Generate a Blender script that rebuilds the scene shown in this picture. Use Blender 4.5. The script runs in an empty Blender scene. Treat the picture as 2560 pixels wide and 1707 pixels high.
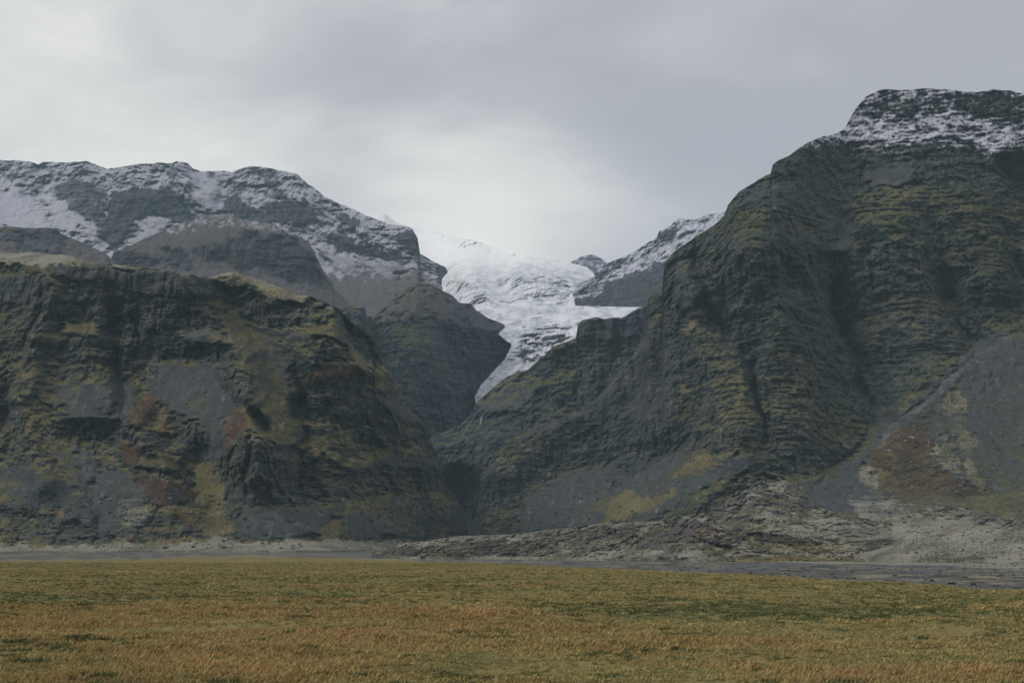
import bpy, math, random
import numpy as np
from mathutils import Vector

sc = bpy.context.scene
col = sc.collection
rng = np.random.RandomState(7)
random.seed(7)

# ------------------------------------------------------------------ camera
W0, H0 = 2560.0, 1707.0
FPX = 3555.0
HOR = 1340.0                       # picture row of the level horizon
PITCH = math.atan((HOR - H0/2)/FPX)
CAMZ = 6.0
cd = bpy.data.cameras.new('camera'); cam = bpy.data.objects.new('camera', cd); col.objects.link(cam)
cd.sensor_width = 36.0; cd.lens = 36.0*FPX/W0; cd.clip_start = 0.5; cd.clip_end = 60000
cam.location = (0, 0, CAMZ); cam.rotation_euler = (math.pi/2 + PITCH, 0, 0)
sc.camera = cam
sc.render.resolution_x = 1024; sc.render.resolution_y = 682
sc.view_settings.view_transform = 'Standard'; sc.view_settings.look = 'None'
sc.view_settings.exposure = 0.42; sc.view_settings.gamma = 1.0
sc.render.engine = 'CYCLES'
sc.cycles.volume_bounces = 1
sc.cycles.max_bounces = 5; sc.cycles.diffuse_bounces = 2; sc.cycles.glossy_bounces = 1
sc.cycles.volume_step_rate = 10

# ------------------------------------------------------------------ sky
SUN_EL, SUN_AZ = math.radians(44), math.radians(-98)     # azimuth from +Y towards +X
world = bpy.data.worlds.new('World'); sc.world = world; world.use_nodes = True
nt = world.node_tree; nt.nodes.clear()
def N(t, **k):
    n = nt.nodes.new(t)
    for a, b in k.items(): setattr(n, a, b)
    return n
def L(a, b): nt.links.new(a, b)
def ray(px, py):
    xp = (px - W0/2)/FPX; yp = (H0/2 - py)/FPX
    d = math.cos(PITCH) - yp*math.sin(PITCH)
    return (xp/d, 1.0, (math.sin(PITCH) + yp*math.cos(PITCH))/d)
sky = N('ShaderNodeTexSky'); sky.sky_type = 'NISHITA'; sky.sun_disc = False
sky.sun_elevation = SUN_EL; sky.sun_rotation = SUN_AZ
bg1 = N('ShaderNodeBackground'); L(sky.outputs[0], bg1.inputs[0]); bg1.inputs[1].default_value = 0.06
tc = N('ShaderNodeTexCoord')
def vmath(op, a, b=None):
    n = N('ShaderNodeVectorMath', operation=op)
    for i, v in enumerate((a, b)):
        if v is None: continue
        if isinstance(v, (tuple, list)): n.inputs[i].default_value = v
        else: L(v, n.inputs[i])
    return n
def m(op, a, b=None, c=None, clamp=False):
    n = N('ShaderNodeMath', operation=op); n.use_clamp = clamp
    for i, v in enumerate((a, b, c)):
        if v is None: continue
        if isinstance(v, (int, float)): n.inputs[i].default_value = v
        else: L(v, n.inputs[i])
    return n.outputs[0]
def mapr(v, a, b, c=0.0, d=1.0, smooth=True):
    n = N('ShaderNodeMapRange'); n.interpolation_type = 'SMOOTHSTEP' if smooth else 'LINEAR'; n.clamp = True
    L(v, n.inputs[0])
    for i, x in enumerate((a, b, c, d)): n.inputs[i+1].default_value = x
    return n.outputs[0]
def noise(vec, scale, detail=4, rough=0.5, dist=0.0):
    n = N('ShaderNodeTexNoise'); L(vec, n.inputs['Vector'])
    n.inputs['Scale'].default_value = scale; n.inputs['Detail'].default_value = detail
    n.inputs['Roughness'].default_value = rough; n.inputs['Distortion'].default_value = dist
    return n.outputs['Fac']
def mixc(f, a, b):
    n = N('ShaderNodeMix', data_type='RGBA')
    for i, v in ((0, f), (6, a), (7, b)):
        if isinstance(v, (int, float)): n.inputs[i].default_value = v
        elif isinstance(v, (tuple, list)): n.inputs[i].default_value = (*v[:3], 1)
        else: L(v, n.inputs[i])
    return n.outputs[2]
dirv = vmath('NORMALIZE', tc.outputs['Generated']).outputs[0]
mp = N('ShaderNodeMapping'); mp.inputs['Rotation'].default_value = (0, math.radians(-35), 0)
mp.inputs['Scale'].default_value = (1.0, 1.0, 1.9); L(dirv, mp.inputs['Vector'])
warp = N('ShaderNodeTexNoise'); L(mp.outputs[0], warp.inputs['Vector']); warp.inputs['Scale'].default_value = 2.6; warp.inputs['Detail'].default_value = 2
wv = vmath('MULTIPLY_ADD', warp.outputs['Color'], (0.34, 0.34, 0.34)); L(mp.outputs[0], wv.inputs[2])
c1 = noise(wv.outputs[0], 3.1, 4, 0.46)
c2 = noise(wv.outputs[0], 7.5, 6, 0.55)
def blob(px, py, r0, r1):
    d = Vector(ray(px, py)).normalized()
    ds = vmath('DISTANCE', dirv, tuple(d)).outputs['Value']
    c3 = m('MULTIPLY', m('SUBTRACT', c1, 0.5), 0.5)
    return mapr(m('ADD', ds, c3), r1, r0)
b = m('MULTIPLY', m('SUBTRACT', c1, 0.5), 1.1)
b = m('ADD', b, m('MULTIPLY', m('SUBTRACT', c2, 0.5), 0.62))
b = m('ADD', b, m('MULTIPLY', blob(-60, 330, 0.02, 0.32), 0.39))
b = m('ADD', b, m('MULTIPLY', blob(520, 480, 0.02, 0.18), 0.20))
b = m('ADD', b, m('MULTIPLY', blob(1180, 670, 0.03, 0.19), 0.62))
b = m('SUBTRACT', b, m('MULTIPLY', blob(1350, -80, 0.05, 0.30), 0.14))
b = m('SUBTRACT', b, m('MULTIPLY', blob(2450, 250, 0.03, 0.26), 0.12))
b = m('ADD', b, 0.12)
ramp = N('ShaderNodeValToRGB'); L(b, ramp.inputs[0])
e = ramp.color_ramp.elements
e[0].position = 0.0; e[0].color = (0.365, 0.355, 0.385, 1)
e[1].position = 0.75; e[1].color = (0.84, 0.815, 0.765, 1)
k = ramp.color_ramp.elements.new(0.22); k.color = (0.435, 0.425, 0.45, 1)
k = ramp.color_ramp.elements.new(0.48); k.color = (0.63, 0.615, 0.595, 1)
# the cloud deck is brighter overhead than towards the horizon
sx = N('ShaderNodeSeparateXYZ'); L(dirv, sx.inputs[0])
zen = mapr(sx.outputs[2], 0.36, 0.95, 1.0, 1.6)
cl = vmath('SCALE', ramp.outputs[0]); L(zen, cl.inputs['Scale'])
bg2 = N('ShaderNodeBackground'); L(cl.outputs[0], bg2.inputs[0]); bg2.inputs[1].default_value = 1.0
mx = N('ShaderNodeMixShader'); mx.inputs[0].default_value = 0.94
L(bg1.outputs[0], mx.inputs[1]); L(bg2.outputs[0], mx.inputs[2])
wo = N('ShaderNodeOutputWorld'); L(mx.outputs[0], wo.inputs[0])

# ------------------------------------------------------------------ sun behind cloud
sd = bpy.data.lights.new('sun', 'SUN'); sd.energy = 1.1; sd.angle = math.radians(24); sd.color = (1.0, 0.965, 0.90)
so = bpy.data.objects.new('sun', sd); col.objects.link(so)
sdir = Vector((math.sin(SUN_AZ)*math.cos(SUN_EL), math.cos(SUN_AZ)*math.cos(SUN_EL), math.sin(SUN_EL)))
so.rotation_euler = (-sdir).to_track_quat('-Z', 'Y').to_euler()

# ------------------------------------------------------------------ numpy noise
PERM = np.tile(rng.permutation(256), 3).astype(np.int32)
VAL = rng.rand(256).astype(np.float32)*2 - 1
def vn(x, y, z):
    xi = np.floor(x); yi = np.floor(y); zi = np.floor(z)
    fx = (x - xi).astype(np.float32); fy = (y - yi).astype(np.float32); fz = (z - zi).astype(np.float32)
    xi = xi.astype(np.int32) & 255; yi = yi.astype(np.int32) & 255; zi = zi.astype(np.int32) & 255
    fx = fx*fx*fx*(fx*(fx*6-15)+10); fy = fy*fy*fy*(fy*(fy*6-15)+10); fz = fz*fz*fz*(fz*(fz*6-15)+10)
    a = PERM[xi]; b = PERM[xi+1]
    aa = PERM[a+yi]; ab = PERM[a+yi+1]; ba = PERM[b+yi]; bb = PERM[b+yi+1]
    v = lambda p, dz: VAL[PERM[p+zi+dz]]
    x00 = v(aa, 0); x00 = x00 + fx*(v(ba, 0)-x00)
    x10 = v(ab, 0); x10 = x10 + fx*(v(bb, 0)-x10)
    x01 = v(aa, 1); x01 = x01 + fx*(v(ba, 1)-x01)
    x11 = v(ab, 1); x11 = x11 + fx*(v(bb, 1)-x11)
    y0 = x00 + fy*(x10-x00); y1 = x01 + fy*(x11-x01)
    return y0 + fz*(y1-y0)
RA = np.array([[0.00, 0.80, 0.60], [-0.80, 0.36, -0.48], [-0.60, -0.48, 0.64]])
def fbm(x, y, z, wl, octv=4, gain=0.5, ridged=False, off=0.0):
    x = x/wl + off*17.3; y = y/wl + off*5.1; z = z/wl + 11.7*off
    s = 0; a = 1.0; t = 0
    for i in range(octv):
        n = vn(x, y, z)
        if ridged: n = 1 - 2*np.abs(n)
        s = s + a*n; t += a; a *= gain
        x, y, z = (2.03*(RA[0, 0]*x+RA[0, 1]*y+RA[0, 2]*z)+3.1,
                   2.03*(RA[1, 0]*x+RA[1, 1]*y+RA[1, 2]*z)+7.7,
                   2.03*(RA[2, 0]*x+RA[2, 1]*y+RA[2, 2]*z)+1.3)
    return s/t
def blocks(x, y, z, a, b, off):
    # blocky jointing : one random step per warped cell
    q = np.floor(x/a+off).astype(np.int32) & 255; w = np.floor(z/b+off*3).astype(np.int32) & 255; e_ = np.floor(y/(a*1.7)+off).astype(np.int32) & 255
    return VAL[PERM[PERM[PERM[q]+e_]+w]]
def sstep(a, b, x):
    t = np.clip((x-a)/(b-a), 0, 1); return t*t*(3-2*t)
def blur(a, n, ax):
    if n < 1: return a
    for _ in range(2):
        pad = [(0, 0), (0, 0)]; pad[ax] = (n+1, n)
        c = np.cumsum(np.pad(a, pad, mode='edge'), axis=ax)
        k = 2*n+1
        a = (c[k:] - c[:-k])/k if ax == 0 else (c[:, k:] - c[:, :-k])/k
    return a
def seg_dist(x, y, pts, closed):
    d = np.full(x.shape, 1e9, np.float32); pts = list(pts)
    prs = list(zip(pts, pts[1:] + ([pts[0]] if closed else []))) if closed else list(zip(pts[:-1], pts[1:]))
    for (x0, y0), (x1, y1) in prs:
        dx, dy = x1-x0, y1-y0; l2 = dx*dx+dy*dy+1e-9
        t = np.clip(((x-x0)*dx+(y-y0)*dy)/l2, 0, 1)
        d = np.minimum(d, (x-x0-t*dx)**2+(y-y0-t*dy)**2)
    return np.sqrt(d)
def poly_mask(x, y, pts, soft, en=None):
    xs = [p[0] for p in pts]; ys = [p[1] for p in pts]; M = 3*soft+8
    bb = (x > min(xs)-M) & (x < max(xs)+M) & (y > min(ys)-M) & (y < max(ys)+M)
    out = np.zeros(x.shape, np.float32)
    if not bb.any(): return out
    xx = x[bb]; yy = y[bb]
    d = seg_dist(xx, yy, pts, True)
    ins = np.zeros(xx.shape, bool)
    for (x0, y0), (x1, y1) in zip(pts, pts[1:]+[pts[0]]):
        if y0 == y1: continue
        c = ((y0 > yy) != (y1 > yy)) & (xx < (x1-x0)*(yy-y0)/(y1-y0)+x0)
        ins ^= c
    sd_ = np.where(ins, d, -d)
    if en is not None: sd_ = sd_ + (1.6*soft+2)*en[bb]
    out[bb] = sstep(-soft, soft, sd_)
    return out
def raygrid(px, py):
    xp = (px - W0/2)/FPX; yp = (H0/2 - py)/FPX
    d = math.cos(PITCH) - yp*math.sin(PITCH)
    return xp/d, (math.sin(PITCH) + yp*math.cos(PITCH))/d

# ------------------------------------------------------------------ mesh + tags
def tag(o, label=None, cat=None, group=None, kind=None):
    for k_, v_ in (('label', label), ('category', cat), ('group', group), ('kind', kind)):
        if v_: o[k_] = v_
    return o
def mesh_obj(name, verts, faces, mat, smooth=True, attrs=None, parent=None):
    me = bpy.data.meshes.new(name)
    faces = np.asarray(faces, np.int32); n = faces.shape[1]
    me.vertices.add(len(verts)); me.vertices.foreach_set('co', np.asarray(verts, np.float32).ravel())
    me.loops.add(faces.size); me.loops.foreach_set('vertex_index', faces.ravel())
    me.polygons.add(len(faces)); me.polygons.foreach_set('loop_start', np.arange(0, faces.size, n, dtype=np.int32))
    me.update(calc_edges=True)
    me.polygons.foreach_set('use_smooth', np.full(len(faces), smooth))
    for k_, v_ in (attrs or {}).items():
        a = me.attributes.new(k_, 'FLOAT_COLOR', 'POINT'); a.data.foreach_set('color', np.asarray(v_, np.float32).ravel())
    me.materials.append(mat)
    o = bpy.data.objects.new(name, me); col.objects.link(o); o.parent = parent
    return o
def grid_faces(nr, nc, keep=None):
    i = np.arange(nr*nc).reshape(nr, nc)
    f = np.stack([i[:-1, :-1], i[:-1, 1:], i[1:, 1:], i[1:, :-1]], -1).reshape(-1, 4)
    if keep is not None:
        kk = (keep[:-1, :-1] & keep[:-1, 1:] & keep[1:, 1:] & keep[1:, :-1]).ravel(); f = f[kk]
    return f

# ------------------------------------------------------------------ materials
def newmat(name):
    global nt
    ma = bpy.data.materials.new(name); ma.use_nodes = True; nt = ma.node_tree; nt.nodes.clear(); return ma
def finish(ma, color, rough=0.95, bump=None, bstr=0.5, bdist=1.0, spec=0.15, normal=None):
    p = N('ShaderNodeBsdfPrincipled'); p.inputs['Roughness'].default_value = rough
    p.inputs['Specular IOR Level'].default_value = spec
    if isinstance(color, tuple): p.inputs['Base Color'].default_value = (*color, 1)
    else: L(color, p.inputs['Base Color'])
    if bump is not None:
        bn = N('ShaderNodeBump'); bn.inputs['Strength'].default_value = bstr; bn.inputs['Distance'].default_value = bdist
        L(bump, bn.inputs['Height']); L(bn.outputs[0], p.inputs['Normal'])
    o = N('ShaderNodeOutputMaterial'); L(p.outputs[0], o.inputs[0]); return ma
def mapping(vec, scale, rot=(0, 0, 0)):
    n = N('ShaderNodeMapping'); n.inputs['Scale'].default_value = scale; n.inputs['Rotation'].default_value = rot
    L(vec, n.inputs['Vector']); return n.outputs[0]
def terrain_mat(name, rock=((0.034, 0.048, 0.050), (0.096, 0.108, 0.102)), scree=((0.054, 0.062, 0.064), (0.098, 0.103, 0.104)),
                moss=((0.055, 0.063, 0.030), (0.118, 0.110, 0.053)), gold=((0.115, 0.100, 0.05), (0.21, 0.175, 0.085)),
                rust=((0.055, 0.046, 0.034), (0.105, 0.069, 0.046)), pale=((0.105, 0.10, 0.078), (0.31, 0.30, 0.235)), ps=1.0, smax=0.82, sw=3.2):
    """ground cover: m1 = moss, gold grass, rust, scree; m2 = snow, pale moss, darker rock and painted shade, unused"""
    ma = newmat(name)
    geo = N('ShaderNodeNewGeometry'); P = geo.outputs['Position']
    a1 = N('ShaderNodeAttribute', attribute_name='m1'); a2 = N('ShaderNodeAttribute', attribute_name='m2')
    s1 = N('ShaderNodeSeparateColor'); L(a1.outputs['Color'], s1.inputs[0])
    s2 = N('ShaderNodeSeparateColor'); L(a2.outputs['Color'], s2.inputs[0])
    nf = noise(P, 0.16/ps, 5, 0.65)                 # ~6 m
    nfine = noise(P, 0.55/ps, 4, 0.7)               # ~2 m
    nm = noise(P, 0.030/ps, 4, 0.6)                 # ~30 m
    nb = noise(P, 0.007/ps, 3, 0.6)
    st = noise(mapping(P, (0.012/ps, 0.012/ps, 0.30/ps)), 1.0, 4, 0.6)   # lava beds
    vs = noise(mapping(P, (0.16/ps, 0.10/ps, 0.018/ps)), 1.0, 4, 0.65)   # downhill streaks
    st2 = noise(mapping(P, (0.035/ps, 0.035/ps, 0.42/ps)), 1.0, 4, 0.65)
    def thr(a, n, w=0.9, lo=0.35, hi=0.65):
        return mapr(m('ADD', a, m('MULTIPLY', m('SUBTRACT', n, 0.5), w)), lo, hi)
    two = lambda t, n, lo=0.42, hi=0.58: mixc(mapr(n, lo, hi), t[0], t[1])
    c = two(rock, m('ADD', m('MULTIPLY', st, 0.5), m('MULTIPLY', nf, 0.5)))
    c = mixc(mapr(nm, 0.48, 0.66, 0, 0.5), c, (0.105, 0.092, 0.078))
    c = mixc(m('MULTIPLY', s2.outputs[2], 0.5), c, (0.026, 0.038, 0.042))  # dark basalt, plus shade painted into some recesses
    sc_ = two(scree, m('ADD', m('MULTIPLY', vs, 0.6), m('MULTIPLY', nfine, 0.4)), 0.32, 0.68)
    c = mixc(thr(a1.outputs['Alpha'], m('ADD', m('MULTIPLY', nm, 0.5), m('MULTIPLY', nf, 0.5)), 1.1, 0.25, 0.75), c, sc_)
    c = mixc(mapr(m('ADD', m('MULTIPLY', vs, .6), m('MULTIPLY', nm, .4)), 0.5, 0.66, 0, 0.35), c, (0.075, 0.070, 0.052))
    c = mixc(thr(s1.outputs[2], m('ADD', m('MULTIPLY', nf, 0.5), m('MULTIPLY', vs, 0.5)), 1.0), c, two(rust, m('ADD', m('MULTIPLY', nm, .5), m('MULTIPLY', nfine, .5))))
    nmix = m('ADD', m('ADD', m('MULTIPLY', nf, 0.33), m('MULTIPLY', nfine, 0.33)), m('MULTIPLY', st2, 0.34))
    c = mixc(m('MULTIPLY', thr(s1.outputs[0], nmix, 2.0, 0.3, 0.72), 0.88), c, two(moss, m('ADD', m('MULTIPLY', nb, 0.5), m('MULTIPLY', nf, 0.5))))
    c = mixc(m('MULTIPLY', thr(s1.outputs[1], nmix, 2.2, 0.28, 0.78), 0.85), c, two(gold, m('ADD', m('MULTIPLY', nm, 0.5), m('MULTIPLY', nfine, 0.5))))
    npal = m('ADD', m('ADD', m('MULTIPLY', st2, 0.45), m('MULTIPLY', nm, 0.25)), m('MULTIPLY', nfine, 0.30))
    c = mixc(m('MULTIPLY', thr(s2.outputs[1], npal, 2.4, 0.3, 0.75), 0.9), c, two(pale, m('ADD', m('MULTIPLY', nfine, 0.55), m('MULTIPLY', nm, 0.45)), 0.40, 0.58))
    sn = m('ADD', m('MULTIPLY', nfine, 0.35), m('ADD', m('MULTIPLY', vs, 0.5), m('MULTIPLY', nf, 0.15)))
    c = mixc(m('MULTIPLY', thr(s2.outputs[0], sn, sw, 0.15, 1.0), smax), c, (0.66, 0.67, 0.75))
    bh = m('ADD', m('MULTIPLY', nf, 1.0), m('MULTIPLY', nfine, 0.45))
    return finish(ma, c, 0.96, bh, 0.9, 3.4*ps, 0.08)

# ------------------------------------------------------------------ relief builder
LAYERS = {}
FIELDS = ('slope', 'moss', 'gold', 'rust', 'scree', 'snow', 'pale', 'dark', 'rough', 'strata', 'colm', 'off', 'crev')
def relief(name, top, bot, foot, mat, base, regions=(), lines=(), step=1.8, sil=3.0, silw=26.0, scale=1.0,
           smooth_u=60, cut=None, back=(220, 0.35), skirt=25, nzmid=0.52, seed=0.0, warp=16.0, latslope=None, xr=None):
    X0, X1 = xr if xr else (top[0][0], top[-1][0])
    nc = int((X1-X0)/step)+2; u = np.linspace(X0, X1, nc)
    tx, ty = zip(*top); bx, by = zip(*bot); fx, fy = zip(*foot)
    yt = np.interp(u, tx, ty); yb = np.interp(u, bx, by)
    z0 = np.zeros_like(u)
    yt = yt + sil*fbm(u, z0+seed, z0, silw, 5, 0.6)
    yt = np.minimum(yt, yb-3)
    nr = int(np.max(yb-yt)/step)+2
    t = np.linspace(0, 1, nr)[:, None]
    PX = np.broadcast_to(u[None, :], (nr, nc)).copy(); PY = yb[None, :] + (yt-yb)[None, :]*t
    # domain-warped photo coordinates give natural borders
    w1 = fbm(PX, PY, PX*0+seed, 60, 5, 0.6, off=1+seed); w2 = fbm(PX, PY, PX*0+seed, 60, 5, 0.6, off=2+seed)
    WX = PX + warp*w1; WY = PY + warp*w2
    en = 1.6*fbm(PX, PY, PX*0+seed, 17, 4, 0.65, off=15+seed); en2 = fbm(PX*0.7, PY, PX*0+seed, 24, 4, 0.7, off=16+seed)
    F = {}
    for k_ in FIELDS: F[k_] = np.full((nr, nc), float(base.get(k_, 0.0)), np.float32)
    for r in regions:
        pts, soft, vals = r[0], r[1], r[2]
        mk = poly_mask(WX, WY, list(pts), soft*1.25, en); mc = mk*np.clip(0.92+0.7*en2, 0, 1)
        for k_, v_ in vals.items(): F[k_] += (mk if k_ not in ('moss', 'gold', 'rust', 'pale') else mc)*(v_-F[k_])
    rx, rz = raygrid(PX, PY)
    sl = blur(blur(np.tan(np.radians(F['slope'])), 3, 0), 4, 1)
    dz = np.diff(rz, axis=0)
    den = np.maximum(0.5*(sl[1:]+sl[:-1]) - 0.5*(rz[1:]+rz[:-1]), 0.06)
    lnY = np.zeros_like(rz)
    lnY[1:] = np.cumsum(dz/den, axis=0)
    lnY = lnY + np.log(np.interp(u, fx, fy))[None, :]
    lnY = blur(lnY, smooth_u, 1)
    Y = np.exp(lnY)
    off = blur(blur(F['off'], 4, 0), 4, 1)
    q3 = fbm(PX, PY, PX*0+seed, 80, 3, 0.6, off=17+seed)
    for pts, w, depth, *rest in lines:
        d = seg_dist(PX+0.9*warp*w1, PY+0.5*warp*w2, pts, False)
        if rest: off = off + depth*np.exp(-((d+6*q3)/w)**2); continue
        ww_ = 1.5*w*np.clip(1.0+1.3*en2, 0.35, 2.2)
        de = np.minimum(np.hypot(PX-pts[0][0], PY-pts[0][1]), np.hypot(PX-pts[-1][0], PY-pts[-1][1]))
        g = np.exp(-(np.sqrt(d*d+6)-2.45)/ww_)*(0.25+0.75*sstep(0, 5*w, de))*np.clip(0.8+0.9*q3, 0.15, 1.4)
        off = off + 0.85*depth*g
        if depth > 0: F['moss'] -= 0.2*g
    Y = Y + off
    X = rx*Y; Z = rz*Y + CAMZ
    r = blur(F['rough'], 3, 1); S = scale
    # gully / buttress relief : ridged noise stretched down the fall line
    d = 0
    d = d + r*15*S*fbm(X, Y*0.6, Z*0.7, 190*S, 4, 0.5, True, off=3+seed)
    d = d + r*15*S*fbm(X, Y*0.7, Z*0.8, 64*S, 5, 0.62, True, off=4+seed)
    d = d + r*4.5*S*fbm(X, Y*0.5, Z*0.5, 22*S, 4, 0.6, True, off=4.5+seed)
    d = d + (0.10+r)*4.4*S*fbm(X, Y, Z, 15*S, 6, 0.68, True, off=5+seed)
    d = d + (0.08+r)*1.3*S*fbm(X, Y, Z, 3.2*S, 2, 0.7, True, off=5.5+seed)
    # joints and clefts
    d = d + r*4.5*S*np.clip(fbm(X, Y*0.4, Z*0.22, 13*S, 3, 0.6, True, off=25+seed)-0.25, 0, 1)*2
    jx = 5*S*fbm(X, Y, Z, 22*S, 4, 0.6, off=26+seed); jz = 3*S*fbm(X, Y, Z, 26*S, 4, 0.6, off=28+seed); rb = np.clip(r-0.2, 0, 1)
    d = d + rb*(3.6*S*blocks(X+jx, Y+jx, Z+jz, 15*S, 9*S, 3) + 2.0*S*blocks(X-jx, Y+jz, Z+jz, 6.5*S, 4.2*S, 9) + 0.9*S*blocks(X+jz, Y+jx, Z-jx*.4, 3.2*S, 2.2*S, 17))
    # lava beds : risers and ledges following z
    stv = blur(F['strata'], 3, 1)
    warpz = 16*S*fbm(X, Y, Z*0, 260*S, 2, off=6+seed) + 4.0*S*fbm(X, Y, Z*0.4, 70*S, 3, off=7+seed) + 1.0*S*fbm(X, Y, Z, 14*S, 3, off=7.5+seed)
    for per, amp in ((37*S, 3.5*S), (14*S, 3.0*S), (6.1*S, 3.0*S), (3.1*S, 1.9*S)):
        ph = (Z+warpz)/per; fr = ph-np.floor(ph)
        saw = np.clip(fr/0.3, 0, 1) - fr           # ledge then riser
        mod = sstep(-0.25, 0.35, fbm(X, Y, Z*1.5, per*4.5, 3, 0.6, off=8+per))
        d = d + stv*amp*mod*saw*1.35
    # columnar ribs
    cm = blur(F['colm'], 2, 1)
    d = d - cm*(8.0*S*fbm(X, Y*0.3, Z*0.12, 19*S, 3, 0.6, True, off=9+seed) + 3.0*S*fbm(X, Y*0.3, Z*0.12, 6.5*S, 2, 0.6, True, off=9.5))
    cv = blur(F['crev'], 3, 1)
    d = d + cv*(9*S*fbm(X*0.35, Y, Z*0.3, 20*S, 4, 0.65, True, off=19)*0.75 + 14*S*fbm(X*0.5, Y, Z, 75*S, 3, 0.5, off=20))
    fade = sstep(0, 0.03, t)*1.0
    Y = Y + d*fade
    X = rx*Y; Z = rz*Y + CAMZ
    # normals
    Pp = np.stack([X, Y, Z], -1)
    du = np.gradient(Pp, axis=1); dv = np.gradient(Pp, axis=0)
    nn = np.cross(du, dv); nn /= np.linalg.norm(nn, axis=-1, keepdims=True)+1e-9
    nn *= np.sign(-nn[..., 1:2]+1e-9); nz = nn[..., 2]
    nzb = blur(blur(nz, 1, 0), 1, 1)
    q = fbm(X, Y, Z, 60*S, 4, 0.55, off=10+seed)
    q2 = fbm(X, Y, Z, 220*S, 3, 0.55, off=11+seed)
    up = (nzb-nzmid)
    moss = F['moss'] + 1.1*up*(F['moss'] > 0.02) + 0.35*q + 0.2*q2
    gold = F['gold'] + 0.8*up*(F['gold'] > 0.02) + 0.3*q
    rust = F['rust'] + 0.25*q*(F['rust'] > 0.02)
    scr = F['scree'] + 0.5*up + 0.2*q
    snow = F['snow'] + (0.8*up+0.3*q+0.2*q2)*(F['snow'] > 0.02)
    pale = F['pale'] + (0.8*up+0.35*q)*(F['pale'] > 0.02)
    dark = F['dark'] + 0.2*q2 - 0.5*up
    cl_ = lambda a: np.clip(a, 0, 1)
    m1 = np.stack([cl_(moss), cl_(gold), cl_(rust), cl_(scr)], -1)
    m2 = np.stack([cl_(snow), cl_(pale), cl_(dark), dark*0+1], -1)
    LAYERS[name] = (u, PY.copy(), X.copy(), Y.copy(), Z.copy())
    # far side of the hill and its skirt
    rows = [Pp]; a1r = [m1]; a2r = [m2]
    lastrow = Pp[-1]; n_b = 14
    bl, bs = back
    br = []
    zg = -8.0
    for i in range(1, n_b+1):
        f_ = i/n_b
        yy = lastrow[:, 1] + bl*(0.06*i + (i/n_b)**2*4)
        # run just under the sight line first, then fall away to the ground
        zz = CAMZ + (lastrow[:, 2]-CAMZ)*(yy/lastrow[:, 1]) - bs*(yy-lastrow[:, 1])
        zz = zz*(1-sstep(0.25, 1, np.full_like(zz, f_))) + zg*sstep(0.25, 1, np.full_like(zz, f_))
        zz = np.minimum(zz, CAMZ + (lastrow[:, 2]-CAMZ)*(yy/lastrow[:, 1])-0.5)
        zz = np.where(lastrow[:, 2] < CAMZ+2, np.minimum(zz, lastrow[:, 2]-0.5*i), zz)
        xx = lastrow[:, 0]*(yy/lastrow[:, 1])
        br.append(np.stack([xx, yy, zz], -1))
    sk = Pp[0].copy(); sk[:, 2] -= skirt; sk[:, 1] -= 0.2*skirt
    V = np.concatenate([sk[None]] + [Pp] + [np.array(br)], 0)
    rep = lambda A: np.concatenate([A[:1], A, np.repeat(A[-1:], n_b, 0)], 0)
    keep = None
    if cut is not None:
        kk = cut(PX, PY)
        keep = np.concatenate([kk[:1], kk, np.zeros((n_b, nc), bool)+kk[-1:]], 0)
    faces = grid_faces(V.shape[0], nc, keep)
    o = mesh_obj(name, V.reshape(-1, 3), faces, mat, True, {'m1': rep(m1).reshape(-1, 4), 'm2': rep(m2).reshape(-1, 4)})
    o['kind'] = 'structure'
    return o
def surf_at(name, px, py):
    u, PY, X, Y, Z = LAYERS[name]
    i = int(np.argmin(np.abs(u-px))); j = int(np.argmin(np.abs(PY[:, i]-py)))
    return Vector((float(X[j, i]), float(Y[j, i]), float(Z[j, i])))

# region palettes
CLIFF = dict(slope=68, moss=0.44, strata=1.0, rough=0.9, scree=0.1, gold=0.12, dark=0.2)
COLUMN = dict(slope=76, moss=0.12, strata=0.25, colm=1.0, rough=0.45, scree=0, gold=0, dark=0.25)
SCREE = dict(slope=37, moss=0.14, pale=0.0, strata=0.0, rough=0.12, scree=0.9, gold=0, rust=0, dark=0)
OLIVE = dict(slope=40, moss=0.75, strata=0.06, rough=0.16, scree=0.3, gold=0.15, dark=0)
GOLD = dict(slope=38, gold=0.75, moss=0.5, strata=0.15, rough=0.25, scree=0.2, dark=0)
RUST = dict(slope=38, rust=0.85, moss=0.05, strata=0.1, rough=0.2, scree=0.3, gold=0.03, dark=0)
ROCK = dict(slope=60, moss=0.2, strata=0.45, rough=1.2, scree=0.35, gold=0.1, dark=0.0, rust=0.0)
def mixd(a, **k): d = dict(a); d.update(k); return d

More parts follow.
